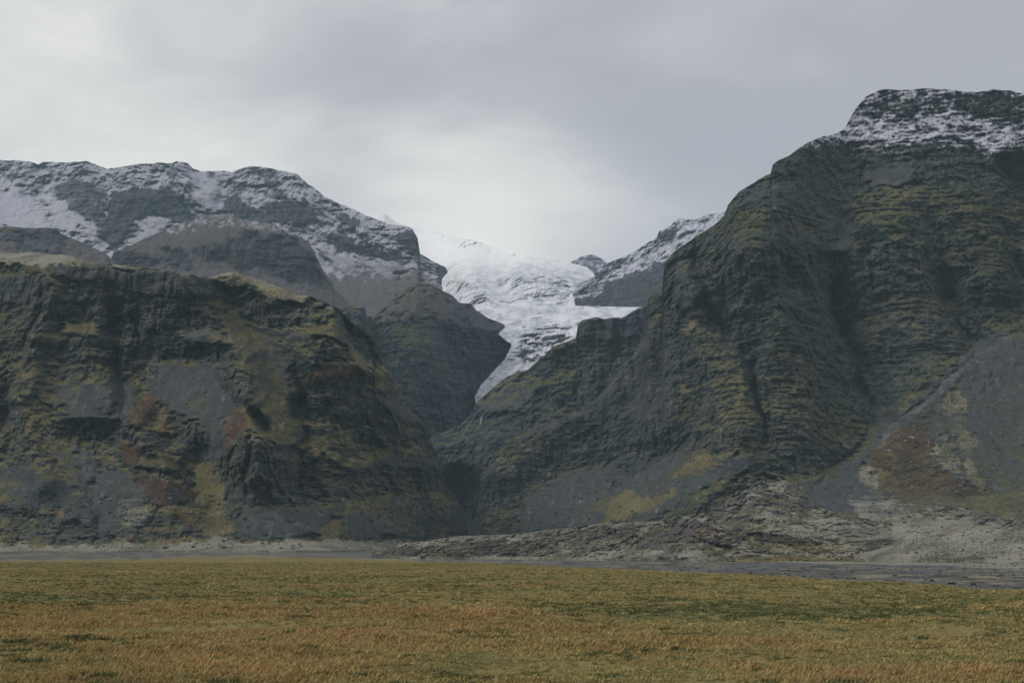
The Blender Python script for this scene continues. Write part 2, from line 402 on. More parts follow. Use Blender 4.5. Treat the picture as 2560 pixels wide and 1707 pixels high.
# ================================================================== left bluff
near_mat = terrain_mat('bluff_ground', rock=((0.038, 0.049, 0.048), (0.112, 0.115, 0.102)), moss=((0.060, 0.066, 0.030), (0.140, 0.124, 0.056)), rust=((0.066, 0.048, 0.034), (0.14, 0.078, 0.050)))
relief('hill_left',
  top=[(-620,700),(-400,668),(-160,640),(0,631),(75,631),(156,638),(240,654),(345,668),(420,677),(480,686),(525,695),(540,688),(555,684),(588,682),(618,689),(700,718),
       (745,738),(772,741),(805,752),(850,773),(860,786),(889,814),(934,842),(938,872),(952,900),(970,915),(982,950),(994,983),(1006,1008),(1042,1038),
       (1060,1056),(1072,1092),(1092,1136),(1110,1166),(1115,1202),(1140,1238),(1151,1268),(1179,1295),(1215,1325),(1250,1342)],
  bot=[(-620,1382),(-160,1378),(0,1376),(300,1376),(800,1376),(1000,1372),(1100,1364),(1250,1350)],
  foot=[(-620,1000),(-160,980),(0,980),(400,960),(700,900),(900,960),(1100,1250),(1250,1560)],
  mat=near_mat, base=dict(slope=44, moss=0.66, gold=0.30, scree=0.45, rough=0.7, strata=0.55, dark=0.15),
  regions=[
   ([(-200,1150),(300,1120),(620,1180),(900,1250),(900,1400),(-200,1400)],16,dict(slope=38,strata=0.2,rough=0.5,scree=0.6,moss=0.4)),
   ([(540,770),(860,790),(900,900),(780,1000),(740,1060),(620,1000),(560,900)],10,dict(slope=40,strata=0.15,rough=0.3,moss=0.5,gold=0.25)),
   # pale grassy rim above the cliffs
   ([(-200,600),(60,600),(200,620),(520,670),(560,660),(700,690),(860,760),(850,790),(760,752),(640,760),(560,725),(530,708),(420,679),(330,675),(240,662),(160,664),(110,676),(60,668),(-200,655)],3,dict(slope=18,gold=0.85,moss=0.55,pale=0.55,scree=0.2,rough=0.15,strata=0.05,dark=0)),
   ([(555,700),(600,688),(700,725),(800,755),(845,778),(760,780),(690,790),(640,775),(590,745)],5,dict(slope=30,gold=0.75,moss=0.6,pale=0.42,scree=0.1,rough=0.2,strata=0.1,dark=0)),
   # columnar band and the buttress at the left edge
   ([(118,672),(168,658),(240,662),(330,674),(420,679),(480,692),(527,711),(530,752),(450,741),(360,729),(270,716),(180,696),(140,695)],2,COLUMN),
   ([(-200,690),(9,695),(60,690),(105,702),(100,765),(60,770),(0,745),(-200,745)],3,mixd(COLUMN,moss=0.12)),
   ([(70,655),(125,665),(120,690),(75,690)],4,mixd(OLIVE,rust=0.5)),
   ([(100,770),(200,745),(330,745),(530,760),(575,775),(575,855),(480,865),(360,862),(270,842),(105,820)],6,mixd(CLIFF,moss=0.28)),
   ([(150,815),(225,806),(268,834),(250,845),(170,832)],4,mixd(GOLD,slope=35)),
   ([(60,850),(200,858),(345,847),(470,852),(555,858),(606,885),(609,906),(480,905),(375,902),(270,918),(90,902)],4,mixd(CLIFF,slope=76,moss=0.15,dark=0.6)),
   ([(450,835),(540,825),(570,855),(520,862),(455,850)],5,mixd(RUST,rust=0.4,gold=0.4)),
   # the long talus under the notch
   ([(556,785),(600,795),(700,860),(750,900),(768,985),(720,985),(660,965),(640,1000),(600,960),(590,900),(565,850)],6,mixd(SCREE,moss=0.38,gold=0.1,slope=36,off=8)),
   ([(600,800),(670,815),(790,806),(845,800),(830,850),(790,870),(742,895),(755,965),(730,940),(690,880)],8,mixd(OLIVE,moss=0.8,gold=0.55,off=6)),
   ([(605,768),(700,758),(820,760),(850,782),(845,806),(740,818),(670,818),(610,795)],4,mixd(CLIFF,slope=62,moss=0.4,off=-4)),
   ([(560,715),(640,735),(690,770),(640,785),(570,760)],6,mixd(CLIFF,slope=60,moss=0.3)),
   ([(850,780),(890,815),(935,845),(940,875),(960,910),(930,915),(890,880),(878,860),(865,830),(845,810)],4,mixd(CLIFF,slope=72,moss=0.1,dark=0.9,off=45)),  # shaded east side of the ravine, its shade painted as dark rock
   ([(784,848),(830,842),(877,860),(880,904),(830,906),(781,898)],3,mixd(CLIFF,slope=62,moss=0.5,off=-6,dark=0,gold=0.3)),
   ([(760,930),(820,908),(900,908),(925,935),(860,945),(820,940),(790,960),(765,965)],6,mixd(RUST,rust=0.6,gold=0.45,moss=0.3)),
   ([(780,960),(880,945),(960,950),(985,1000),(900,1040),(830,1030),(790,1000)],8,mixd(ROCK,moss=0.5,gold=0.48,slope=48,rough=0.7)),
   # scree chute in the middle of the face
   ([(390,912),(525,908),(555,945),(600,1000),(600,1040),(552,1050),(557,1150),(510,1148),(498,1118),(492,1076),(420,1012),(384,1004),(372,975)],4,mixd(SCREE,off=6,slope=37)),
   ([(150,960),(300,950),(360,990),(330,1060),(210,1050),(120,1010)],9,mixd(SCREE,moss=0.3,scree=0.7)),
   ([(528,930),(560,950),(625,1020),(612,1024),(560,980)],2,mixd(SCREE,dark=0.9,scree=0.1,off=12)),
   ([(556,925),(640,925),(645,1020),(610,1005),(565,960)],5,mixd(CLIFF,slope=58,moss=0.4,off=-8)),
   ([(360,983),(387,998),(372,1028),(360,1067),(315,1061),(324,1028)],3,mixd(RUST,rust=1.0)),
   ([(402,1043),(423,1040),(422,1084),(393,1082)],3,RUST),
   ([(132,1061),(210,1050),(288,1070),(302,1118),(150,1104)],5,mixd(ROCK,moss=0.45,slope=52)),
   ([(306,1072),(400,1080),(492,1058),(521,1118),(420,1138),(375,1132),(306,1108)],4,mixd(ROCK,slope=66,off=-12)),
   ([(309,1106),(360,1130),(354,1160),(327,1176),(312,1142)],4,RUST),
   ([(360,1140),(420,1120),(445,1145),(380,1165),(345,1185),(330,1180)],4,mixd(GOLD,rust=0.3)),
   ([(360,1170),(470,1160),(500,1200),(480,1230),(400,1220)],6,mixd(ROCK,moss=0.3)),
   ([(335,1185),(420,1190),(498,1240),(492,1264),(426,1267),(360,1244)],5,mixd(RUST,rust=0.7)),
   ([(432,1222),(448,1222),(465,1258),(425,1258)],3,SCREE),
   ([(495,1160),(556,1152),(552,1262),(504,1267),(492,1220)],4,mixd(GOLD,gold=0.85)),
   ([(390,1270),(549,1264),(580,1330),(510,1345),(498,1295),(399,1286)],4,mixd(GOLD,gold=0.7,rust=0.3)),
   ([(435,1278),(480,1275),(500,1330),(465,1330)],4,mixd(RUST,rust=0.8)),
   ([(556,1040),(600,1020),(640,1030),(610,1080),(570,1130),(556,1110)],5,mixd(RUST,rust=0.6,gold=0.35)),
   ([(630,1035),(660,1042),(684,1062),(680,1084),(636,1076)],3,mixd(CLIFF,slope=75,dark=1.0,moss=0,off=30)),  # hollow under an overhang, shade painted into the rock colour
   ([(560,1140),(600,1085),(650,1085),(700,1115),(725,1180),(720,1255),(640,1240),(600,1200),(566,1190)],5,mixd(ROCK,slope=64,moss=0.1,rust=0.1,off=-10,strata=0.2,colm=0.25)),
   ([(640,1000),(700,980),(724,1010),(740,1060),(760,1110),(720,1130),(680,1090)],6,mixd(OLIVE,gold=0.45)),
   ([(724,983),(760,984),(768,1042),(730,1050)],2,mixd(COLUMN,dark=0.8,off=22)),
   ([(770,1000),(800,1000),(860,1000),(850,1030),(790,1040),(770,1050)],4,mixd(CLIFF,dark=0.5)),
   ([(770,1060),(830,1050),(870,1090),(800,1150),(760,1150),(770,1100)],7,mixd(OLIVE,gold=0.55)),
   ([(820,1050),(1000,1040),(1060,1060),(1090,1130),(900,1130),(830,1110)],7,mixd(CLIFF,slope=50,moss=0.68,dark=0.0,gold=0.58)),
   ([(960,1010),(1000,1005),(1056,1050),(1040,1060),(980,1045)],4,mixd(SCREE,gold=0.3)),
   ([(830,1150),(1050,1130),(1100,1150),(1060,1175),(900,1170)],6,mixd(OLIVE,gold=0.45,rust=0.25)),
   ([(700,1200),(820,1195),(815,1268),(756,1272),(700,1262)],4,mixd(CLIFF,slope=74,moss=0.1,dark=0.6)),
   ([(830,1190),(1100,1180),(1120,1240),(1000,1250),(860,1235)],7,mixd(CLIFF,slope=46,moss=0.7,gold=0.6,dark=0)),
   ([(860,1250),(1130,1245),(1210,1325),(1100,1345),(960,1340),(880,1290)],8,mixd(OLIVE,gold=0.8,moss=0.8,strata=0.4,rough=0.4,slope=42)),
   ([(1085,1290),(1140,1270),(1215,1325),(1230,1345),(1170,1345)],6,mixd(SCREE,moss=0.2)),
   ([(590,1270),(840,1275),(820,1330),(700,1345),(600,1340)],6,mixd(SCREE,moss=0.15,rough=0.25)),
   ([(850,1280),(885,1282),(1020,1345),(900,1352),(860,1330)],4,mixd(SCREE,scree=1.0,pale=0.1)),
   ([(800,1320),(860,1290),(880,1350),(780,1352)],4,mixd(GOLD,rust=0.45)),
   ([(-200,1150),(120,1160),(260,1290),(230,1330),(100,1290),(-200,1270)],9,mixd(SCREE,scree=0.75,moss=0.25)),
   ([(230,1180),(320,1180),(380,1280),(330,1355),(260,1350),(215,1270)],7,mixd(SCREE,scree=0.85,pale=0.12)),
   ([(-200,1270),(80,1272),(200,1310),(260,1362),(-200,1372)],7,mixd(ROCK,moss=0.3,rust=0.35,slope=32,rough=0.5)),
   ([(-200,1369),(300,1367),(480,1360),(560,1352),(640,1354),(720,1349),(820,1354),(900,1350),(1030,1356),(1100,1358),(1150,1400),(-200,1400)],4,dict(slope=5.5,pale=0.72,scree=0.5,moss=0.1,rough=0.10,strata=0,rust=0.0,gold=0.0)),
   ([(280,1354),(480,1346),(560,1340),(500,1358),(300,1366)],3,dict(rust=0.7,moss=0.2)),
   ([(60,1264),(160,1272),(165,1292),(90,1284)],4,GOLD),
   ([(150,1110),(190,1120),(188,1215),(150,1205)],5,mixd(SCREE,moss=0.4)),
   ([(190,1120),(230,1130),(250,1200),(200,1220),(188,1180)],4,SCREE),
  ],
  lines=[
   ([(560,745),(640,860),(740,1000),(765,1110),(755,1200)],66,46,'g'),
   ([(470,700),(565,850),(610,900),(640,1080),(650,1180)],46,-34,'g'),
   ([(850,790),(830,850),(920,930),(1000,1020),(1060,1130),(1120,1250)],66,-50,'g'),
   ([(130,700),(90,850),(60,1000),(110,1200)],44,-26,'g'),
   ([(330,930),(420,1060),(520,1180),(540,1300)],50,16,'g'),
   ([(200,900),(330,1060),(420,1200)],44,-20,'g'),
   ([(288,735),(287,830),(290,930),(300,1000),(302,1060)],8,38),
   ([(340,768),(344,850),(340,910)],7,26),
   ([(95,700),(105,770),(70,840),(50,900),(20,980),(5,1080)],9,24),
   ([(763,1045),(767,1088),(752,1125),(748,1180),(752,1260)],6,26),
   ([(742,890),(748,960),(762,1040)],9,22),
   ([(0,1000),(5,1060),(20,1120)],14,30),
   ([(853,779),(858,830),(878,880),(905,925),(955,940)],9,-16),
   ([(952,935),(985,985),(1000,1010)],9,-14),
   ([(120,665),(135,740),(100,790)],8,-14),
   ([(245,1180),(225,1260),(262,1350)],9,14),
   ([(840,1010),(780,1060)],7,12),
  ], sil=3.0, seed=0.3)

# ================================================================== right mountain
right_mat = terrain_mat('crag_ground', rock=((0.034, 0.047, 0.047), (0.096, 0.104, 0.094)))
relief('mountain_right',
  top=[(1190,1338),(1193,1290),(1196,1240),(1202,1190),(1225,1150),(1262,1112),(1300,1082),(1345,1062),(1395,1046),(1450,1026),(1500,990),(1540,925),(1585,886),(1600,850),(1610,800),(1616,766),
       (1622,744),(1655,729),(1661,660),(1670,645),(1697,621),(1736,594),(1748,586),(1787,561),(1811,537),(1820,510),(1850,477),
       (1899,446),(1926,436),(1932,411),(1971,390),(2013,360),(2052,343),(2085,334),(2112,321),(2139,273),(2163,243),(2205,225),(2280,226),
       (2328,221),(2382,225),(2418,232),(2484,225),(2560,231),(2720,215),(2900,260),(3120,330)],
  bot=[(1190,1350),(1300,1342),(1500,1322),(1700,1312),(1900,1300),(2200,1335),(2400,1330),(2720,1350),(3120,1352)],
  foot=[(1190,1500),(1300,1420),(1500,1300),(1800,1180),(2000,1120),(2300,1080),(2720,1020),(3120,980)],
  mat=right_mat, base=dict(slope=49, moss=0.62, gold=0.17, scree=0.3, rough=0.75, strata=0.75, dark=0.15),
  regions=[
   ([(2050,180),(2800,180),(2800,420),(2500,400),(2400,370),(2300,385),(2200,385),(2080,360),(1990,380),(1980,350)],8,mixd(CLIFF,slope=60,snow=0.54,moss=0.0,strata=1.0,dark=0.5)),
   ([(2070,345),(2110,320),(2180,325),(2260,335),(2330,275),(2400,285),(2480,308),(2440,318),(2370,312),(2300,330),(2420,330),(2530,320),(2548,360),(2490,388),(2420,350),(2330,345),(2270,380),(2220,384),(2180,350),(2100,352)],4,dict(slope=40,snow=0.82,moss=0,strata=0.8,rough=0.8,dark=0.2)),
   ([(2390,245),(2560,240),(2700,250),(2700,310),(2560,300),(2430,290),(2390,270)],6,mixd(CLIFF,slope=74,snow=0.14,moss=0,dark=0.8)),
   ([(2150,265),(2300,262),(2320,280),(2230,305),(2160,300)],5,mixd(CLIFF,slope=70,snow=0.22,moss=0,dark=0.6)),
   ([(1930,410),(2020,360),(2200,385),(2300,385),(2400,372),(2500,400),(2700,430),(2700,500),(2300,470),(2150,485),(2000,490),(1870,480)],8,mixd(ROCK,moss=0.03,rough=1.1,strata=0.2,scree=0.35,slope=54)),
   ([(2170,400),(2290,400),(2280,450),(2220,472),(2170,450)],6,mixd(SCREE,slope=52,off=14,scree=0.6)),
   ([(2490,395),(2700,380),(2700,520),(2560,500),(2520,450)],6,mixd(CLIFF,moss=0,dark=1.0,slope=72,off=30)),
   ([(1850,480),(1960,440),(2050,470),(1990,520),(1880,520),(1830,540)],9,mixd(SCREE,slope=46,moss=0.2,scree=0.5,rough=0.6)),
   ([(2060,540),(2110,560),(2130,620),(2120,650),(2060,620),(2060,580)],6,mixd(SCREE,slope=44)),
   ([(1780,600),(1860,580),(2000,590),(2090,600),(2070,635),(1900,628),(1790,635)],7,mixd(SCREE,slope=44,moss=0.3,scree=0.45,rough=0.6)),
   # main band of buttresses
   ([(1662,655),(1700,632),(1738,600),(1760,640),(1860,622),(1960,640),(2080,640),(2150,620),(2200,600),(2280,600),(2320,680),(2300,738),(2150,732),(2090,790),(1990,780),(1900,770),(1780,800),(1730,790),(1630,775)],6,mixd(COLUMN,slope=73,moss=0.22,strata=0.5,rough=1.2,dark=0.2)),
   ([(1700,660),(1735,650),(1745,760),(1735,790),(1700,770),(1690,700)],5,mixd(COLUMN,moss=0.15,gold=0.2,off=-20,dark=0)),
   ([(1965,650),(2000,680),(1990,720),(1960,715)],4,mixd(CLIFF,dark=0.8,off=20)),
   ([(2090,700),(2140,720),(2150,800),(2110,850),(2080,790)],7,mixd(CLIFF,dark=0.7,off=26)),  # gully side facing right, its shade painted into the rock
   ([(2330,560),(2560,540),(2700,560),(2700,700),(2440,700),(2350,740),(2320,640)],8,dict(slope=52,moss=0.6,gold=0.12,strata=1.0,rough=1.0,dark=0.1)),
   ([(2340,680),(2420,680),(2400,760),(2365,760)],6,mixd(CLIFF,moss=0.1,dark=0.9,off=24)),
   ([(2410,700),(2520,670),(2560,760),(2440,770)],7,mixd(CLIFF,slope=66,moss=0.4,off=-14)),
   ([(1960,745),(2330,735),(2430,850),(2440,870),(2370,940),(2150,930),(2100,880),(2000,800)],8,dict(slope=54,moss=0.5,gold=0.1,strata=1.25,rough=0.5,dark=0.15)),
   ([(1870,780),(2060,790),(2100,870),(2110,1000),(1990,1000),(1900,920)],8,dict(slope=50,moss=0.52,gold=0.12,rust=0.1,strata=1.0,rough=0.8,dark=0.15)),
   ([(2150,930),(2370,945),(2290,1010),(2210,1050),(2170,990)],7,dict(slope=44,moss=0.5,gold=0.38,rust=0.15,strata=0.5,rough=0.5,dark=0)),
   # ochre nose
   ([(1745,800),(1800,830),(1850,870),(1870,960),(1890,1080),(1850,1130),(1760,1120),(1700,1060),(1690,960),(1705,860)],8,dict(slope=52,moss=0.6,gold=0.30,rust=0.05,strata=0.35,rough=0.6,dark=0.0,scree=0)),
   ([(1730,780),(1760,790),(1760,820),(1720,850),(1700,840)],5,mixd(GOLD,rust=0.45,slope=55)),
   ([(1690,930),(1720,960),(1715,1010),(1690,990)],5,mixd(GOLD,slope=48)),
   # inner scree falling left from the nose
   ([(1620,800),(1700,850),(1690,960),(1700,1060),(1560,1060),(1440,1060),(1330,1090),(1280,1110),(1380,1040),(1500,990),(1545,925),(1600,860)],8,mixd(SCREE,moss=0.32,slope=40,rough=0.45,gold=0.06)),
   ([(1330,1120),(1430,1068),(1540,1052),(1660,1060),(1760,1075),(1740,1120),(1600,1150),(1480,1150),(1430,1175),(1340,1150)],6,mixd(ROCK,slope=55,moss=0.3,gold=0.1,pale=0.12,rough=0.7,strata=0.3,scree=0.5)),
   ([(1440,1090),(1490,1082),(1495,1108),(1450,1112)],3,mixd(ROCK,pale=0.35)),
   ([(1580,1110),(1610,1108),(1612,1130),(1585,1132)],3,mixd(ROCK,pale=0.5)),
   ([(1190,1160),(1330,1130),(1420,1200),(1400,1290),(1250,1340),(1180,1340)],9,mixd(ROCK,slope=50,moss=0.5,strata=0.3,rough=0.5,dark=0,scree=0.4)),
   ([(1300,1260),(1440,1180),(1600,1150),(1850,1130),(1900,1140),(1820,1200),(1620,1300),(1480,1330),(1300,1345)],9,mixd(SCREE,slope=35,moss=0.12,rough=0.25)),
   ([(1530,1240),(1600,1228),(1640,1260),(1570,1295),(1510,1312)],5,GOLD),
   ([(1635,1262),(1640,1240),(1690,1222),(1695,1238)],4,GOLD),
   ([(1690,1190),(1740,1150),(1800,1130),(1850,1120),(1800,1165),(1720,1195)],5,mixd(GOLD,gold=0.6)),
   ([(1660,1290),(1780,1210),(1850,1180),(1800,1230),(1700,1296)],5,mixd(OLIVE,gold=0.35)),
   ([(1880,1140),(1990,1060),(2080,1050),(2130,1130),(2060,1180),(2000,1200),(1910,1180)],8,dict(slope=42,moss=0.45,gold=0.15,rust=0.25,strata=0.25,rough=0.8,scree=0.3,dark=0)),
   # right hand apron
   ([(2450,850),(2330,970),(2190,1085),(2170,1160),(2190,1230),(2300,1300),(2800,1320),(2800,830)],8,mixd(SCREE,slope=36,moss=0.25,gold=0.08,rough=0.3,scree=0.8)),
   ([(2440,850),(2500,830),(2800,830),(2800,1300),(2560,1290),(2480,1270),(2440,1120),(2400,960),(2425,900)],8,mixd(SCREE,slope=36,moss=0.16,rough=0.22)),
   ([(2390,940),(2340,1010),(2230,1085),(2180,1130),(2190,1200),(2250,1235),(2330,1262),(2450,1290),(2470,1240),(2400,1170),(2330,1150),(2330,1080),(2350,1020),(2400,970)],5,mixd(RUST,rust=0.8,moss=0.05,scree=.4,rough=0.4)),
   ([(2458,872),(2440,862),(2370,935),(2300,990),(2240,1038),(2190,1085),(2200,1110),(2260,1065),(2330,1008),(2400,945)],2,mixd(SCREE,scree=1.0,moss=0,pale=0.12)),
   ([(2390,955),(2418,1000),(2412,1070),(2447,1100),(2432,1150),(2462,1230),(2430,1215),(2405,1110),(2370,1040),(2340,1030)],5,mixd(SCREE,pale=0.22,gold=0.5)),
   ([(2345,1090),(2380,1080),(2410,1200),(2380,1190),(2330,1140)],6,mixd(SCREE,pale=0.15,scree=0.6,gold=.2)),
   ([(2150,1165),(2175,1165),(2200,1195),(2195,1215),(2150,1200)],4,mixd(GOLD,pale=0.45)),
   ([(2005,1215),(2070,1185),(2150,1140),(2190,1075),(2200,1045),(2235,1048),(2185,1125),(2150,1165),(2200,1235),(2250,1260),(2240,1330),(2100,1330),(2040,1290)],4,mixd(SCREE,slope=17,scree=1.0,moss=0.0,rough=0.05)),
   ([(2150,980),(2185,960),(2215,1020),(2205,1050),(2190,1040)],4,mixd(SCREE,slope=34)),
   ([(2120,1250),(2200,1235),(2280,1270),(2260,1320),(2150,1290)],5,dict(slope=16,pale=0.32,scree=0.7,moss=0,rough=0.1,strata=0)),
   ([(2560,1240),(2300,1240),(2240,1262),(2300,1340),(2720,1350),(2720,1290)],8,dict(slope=20,rust=0.4,scree=0.6,moss=0.1,rough=0.1,strata=0)),
  ],
  lines=[
   ([(2010,380),(1880,620),(1720,760),(1760,900),(1830,1080)],75,-24,'g'),
   ([(1900,640),(1960,800),(2010,950),(2000,1100)],60,-16,'g'),
   ([(2070,660),(2110,800),(2170,960),(2210,1050)],34,20,'g'),
   ([(2200,560),(2250,700),(2300,850),(2330,930)],60,-14,'g'),
   ([(2330,560),(2370,720),(2440,860)],30,20,'g'),
   ([(2460,500),(2470,700),(2540,860)],60,-12,'g'),
   ([(1640,800),(1540,960),(1400,1060),(1260,1180)],50,-26,'g'),
   ([(1740,980),(1700,1100),(1560,1220)],60,26,'g'),
   ([(1887,880),(1884,975),(1893,1020),(1914,1052),(1914,1104),(1902,1137)],7,34),
   ([(1800,830),(1850,870),(1884,960)],9,16),
   ([(1765,700),(1762,760),(1790,800),(1840,840)],11,30),
   ([(2092,700),(2086,790),(2121,850),(2139,910),(2154,970),(2190,1018),(2198,1040)],8,40),
   ([(2198,1045),(2190,1058),(2130,1134),(2070,1172),(2046,1224)],4,9),
   ([(2304,610),(2328,679),(2364,760),(2385,793),(2436,853),(2442,868)],6,22),
   ([(2442,868),(2430,895),(2370,946),(2310,1000),(2250,1044),(2205,1092)],4,7),
   ([(2530,620),(2560,700),(2600,760)],9,30),
   ([(1968,560),(1975,640),(1962,720)],9,20),
   ([(2080,640),(2100,560),(2090,500)],11,20),
   ([(1735,590),(1742,640),(1738,690)],3,20),
   ([(1745,790),(1760,900),(1790,1010),(1820,1090)],30,-12),
   ([(2150,600),(2200,700),(2260,830),(2330,920)],45,-20),
   ([(1880,600),(1930,720),(1990,850),(2020,980)],38,-16),
   ([(2480,560),(2470,700),(2530,840)],34,-18),
   ([(1660,1150),(1500,1240)],10,10),
   ([(1660,660),(1690,720),(1690,790)],14,-20),
  ], sil=4.0, seed=1.7)

# ================================================================== gorge wall right of the ice tongue
inner_mat = terrain_mat('gorge_ground', scree=((0.092, 0.086, 0.091), (0.138, 0.126, 0.13)), rock=((0.035, 0.045, 0.052), (0.095, 0.104, 0.112)), moss=((0.05, 0.065, 0.03), (0.115, 0.12, 0.05)))
relief('gorge_wall',
  top=[(1030,1120),(1090,1086),(1150,1062),(1178,1032),(1192,1006),(1230,970),(1270,941),(1318,924),(1360,889),(1384,865),(1440,845),(1445,810),(1457,800),
       (1492,793),(1510,797),(1540,794),(1553,795),(1567,788),(1594,771),(1640,760),(1700,760)],
  bot=[(1030,1350),(1700,1350)],
  foot=[(1030,1750),(1160,1800),(1240,1620),(1700,1560)],
  mat=inner_mat, base=dict(slope=54, moss=0.38, gold=0.0, scree=0.2, rough=0.7, strata=0.4, dark=0.4),
  regions=[
   ([(1030,1040),(1190,1060),(1300,1050),(1290,1110),(1200,1125),(1120,1120),(1030,1130)],9,mixd(OLIVE,moss=0.33,slope=50,gold=0,strata=0.3,rough=0.5)),
   ([(1100,1185),(1150,1170),(1225,1195),(1220,1300),(1180,1330),(1090,1330)],7,mixd(CLIFF,slope=80,dark=0.8,moss=0.05,off=60)),  # gorge slot, set back and darkened with painted shade
   ([(1440,800),(1600,780),(1620,850),(1440,860)],6,mixd(COLUMN,moss=0.1,dark=0.5)),
   ([(1440,860),(1600,850),(1580,900),(1400,930),(1380,900)],8,mixd(CLIFF,moss=0.35)),
   ([(1190,1010),(1290,950),(1380,960),(1300,1030),(1200,1040)],9,mixd(SCREE,slope=42,moss=0.35,scree=0.4)),
   ([(1210,1320),(1290,1315),(1300,1345),(1200,1345)],4,mixd(SCREE,slope=14,scree=1)),
  ],
  lines=[([(1440,935),(1445,1000),(1380,1030)],9,20),([(1500,870),(1480,960)],9,-16),([(1560,830),(1520,930)],10,18),([(1286,950),(1290,1010)],6,12)],
  sil=1.8, seed=2.9, scale=1.15)

# ================================================================== inner ridge left of the ice tongue
relief('inner_ridge',
  top=[(760,800),(850,775),(868,766),(912,768),(916,790),(935,792),(950,778),(964,764),(985,738),(1042,708),(1078,711),(1105,725),(1129,737),(1147,755),(1177,759),(1192,778),(1222,795),
       (1255,809),(1279,822),(1283,826)],
  bot=[(760,1120),(1170,1120),(1184,1030),(1190,1003),(1207,968),(1240,932),(1270,902),(1276,885),(1279,872),(1283,868)],
  foot=[(760,1900),(1000,1950),(1170,2050),(1283,2420)],
  mat=inner_mat, base=dict(slope=57, moss=0.34, gold=0, scree=0.2, rough=0.75, strata=0.30, dark=0.3),
  regions=[
   ([(940,770),(985,735),(1045,705),(1110,725),(1180,758),(1260,812),(1190,830),(1080,800),(1000,800)],26,mixd(SCREE,slope=40,moss=0.05,scree=1.0)),
   ([(1120,740),(1190,780),(1270,825),(1200,830),(1140,790)],9,mixd(SCREE,slope=45,scree=0.5)),
   ([(905,780),(940,790),(930,860),(915,880),(905,830)],4,mixd(SCREE,dark=0.2,off=40,slope=50)),
   ([(868,764),(913,767),(913,773),(868,771)],1.5,mixd(GOLD,slope=15)),
   ([(868,773),(914,774),(908,850),(880,850)],3,mixd(CLIFF,slope=76,off=-30,moss=0.1)),
   ([(990,820),(1080,800),(1110,850),(1080,920),(1000,900)],12,mixd(OLIVE,slope=48,moss=0.6,gold=0,strata=0.6)),
   ([(1040,1000),(1180,990),(1180,1110),(1040,1110)],6,mixd(CLIFF,slope=76,dark=0.7,moss=0.05)),
   ([(1130,820),(1280,840),(1270,900),(1200,960),(1140,960),(1110,880)],10,mixd(CLIFF,dark=0.7,moss=0.2)),
  ],
  lines=[([(930,790),(930,850),(950,900)],8,30),([(1000,760),(1030,850),(1060,950)],24,-22)], sil=3.0, silw=16, seed=4.1, scale=1.3)

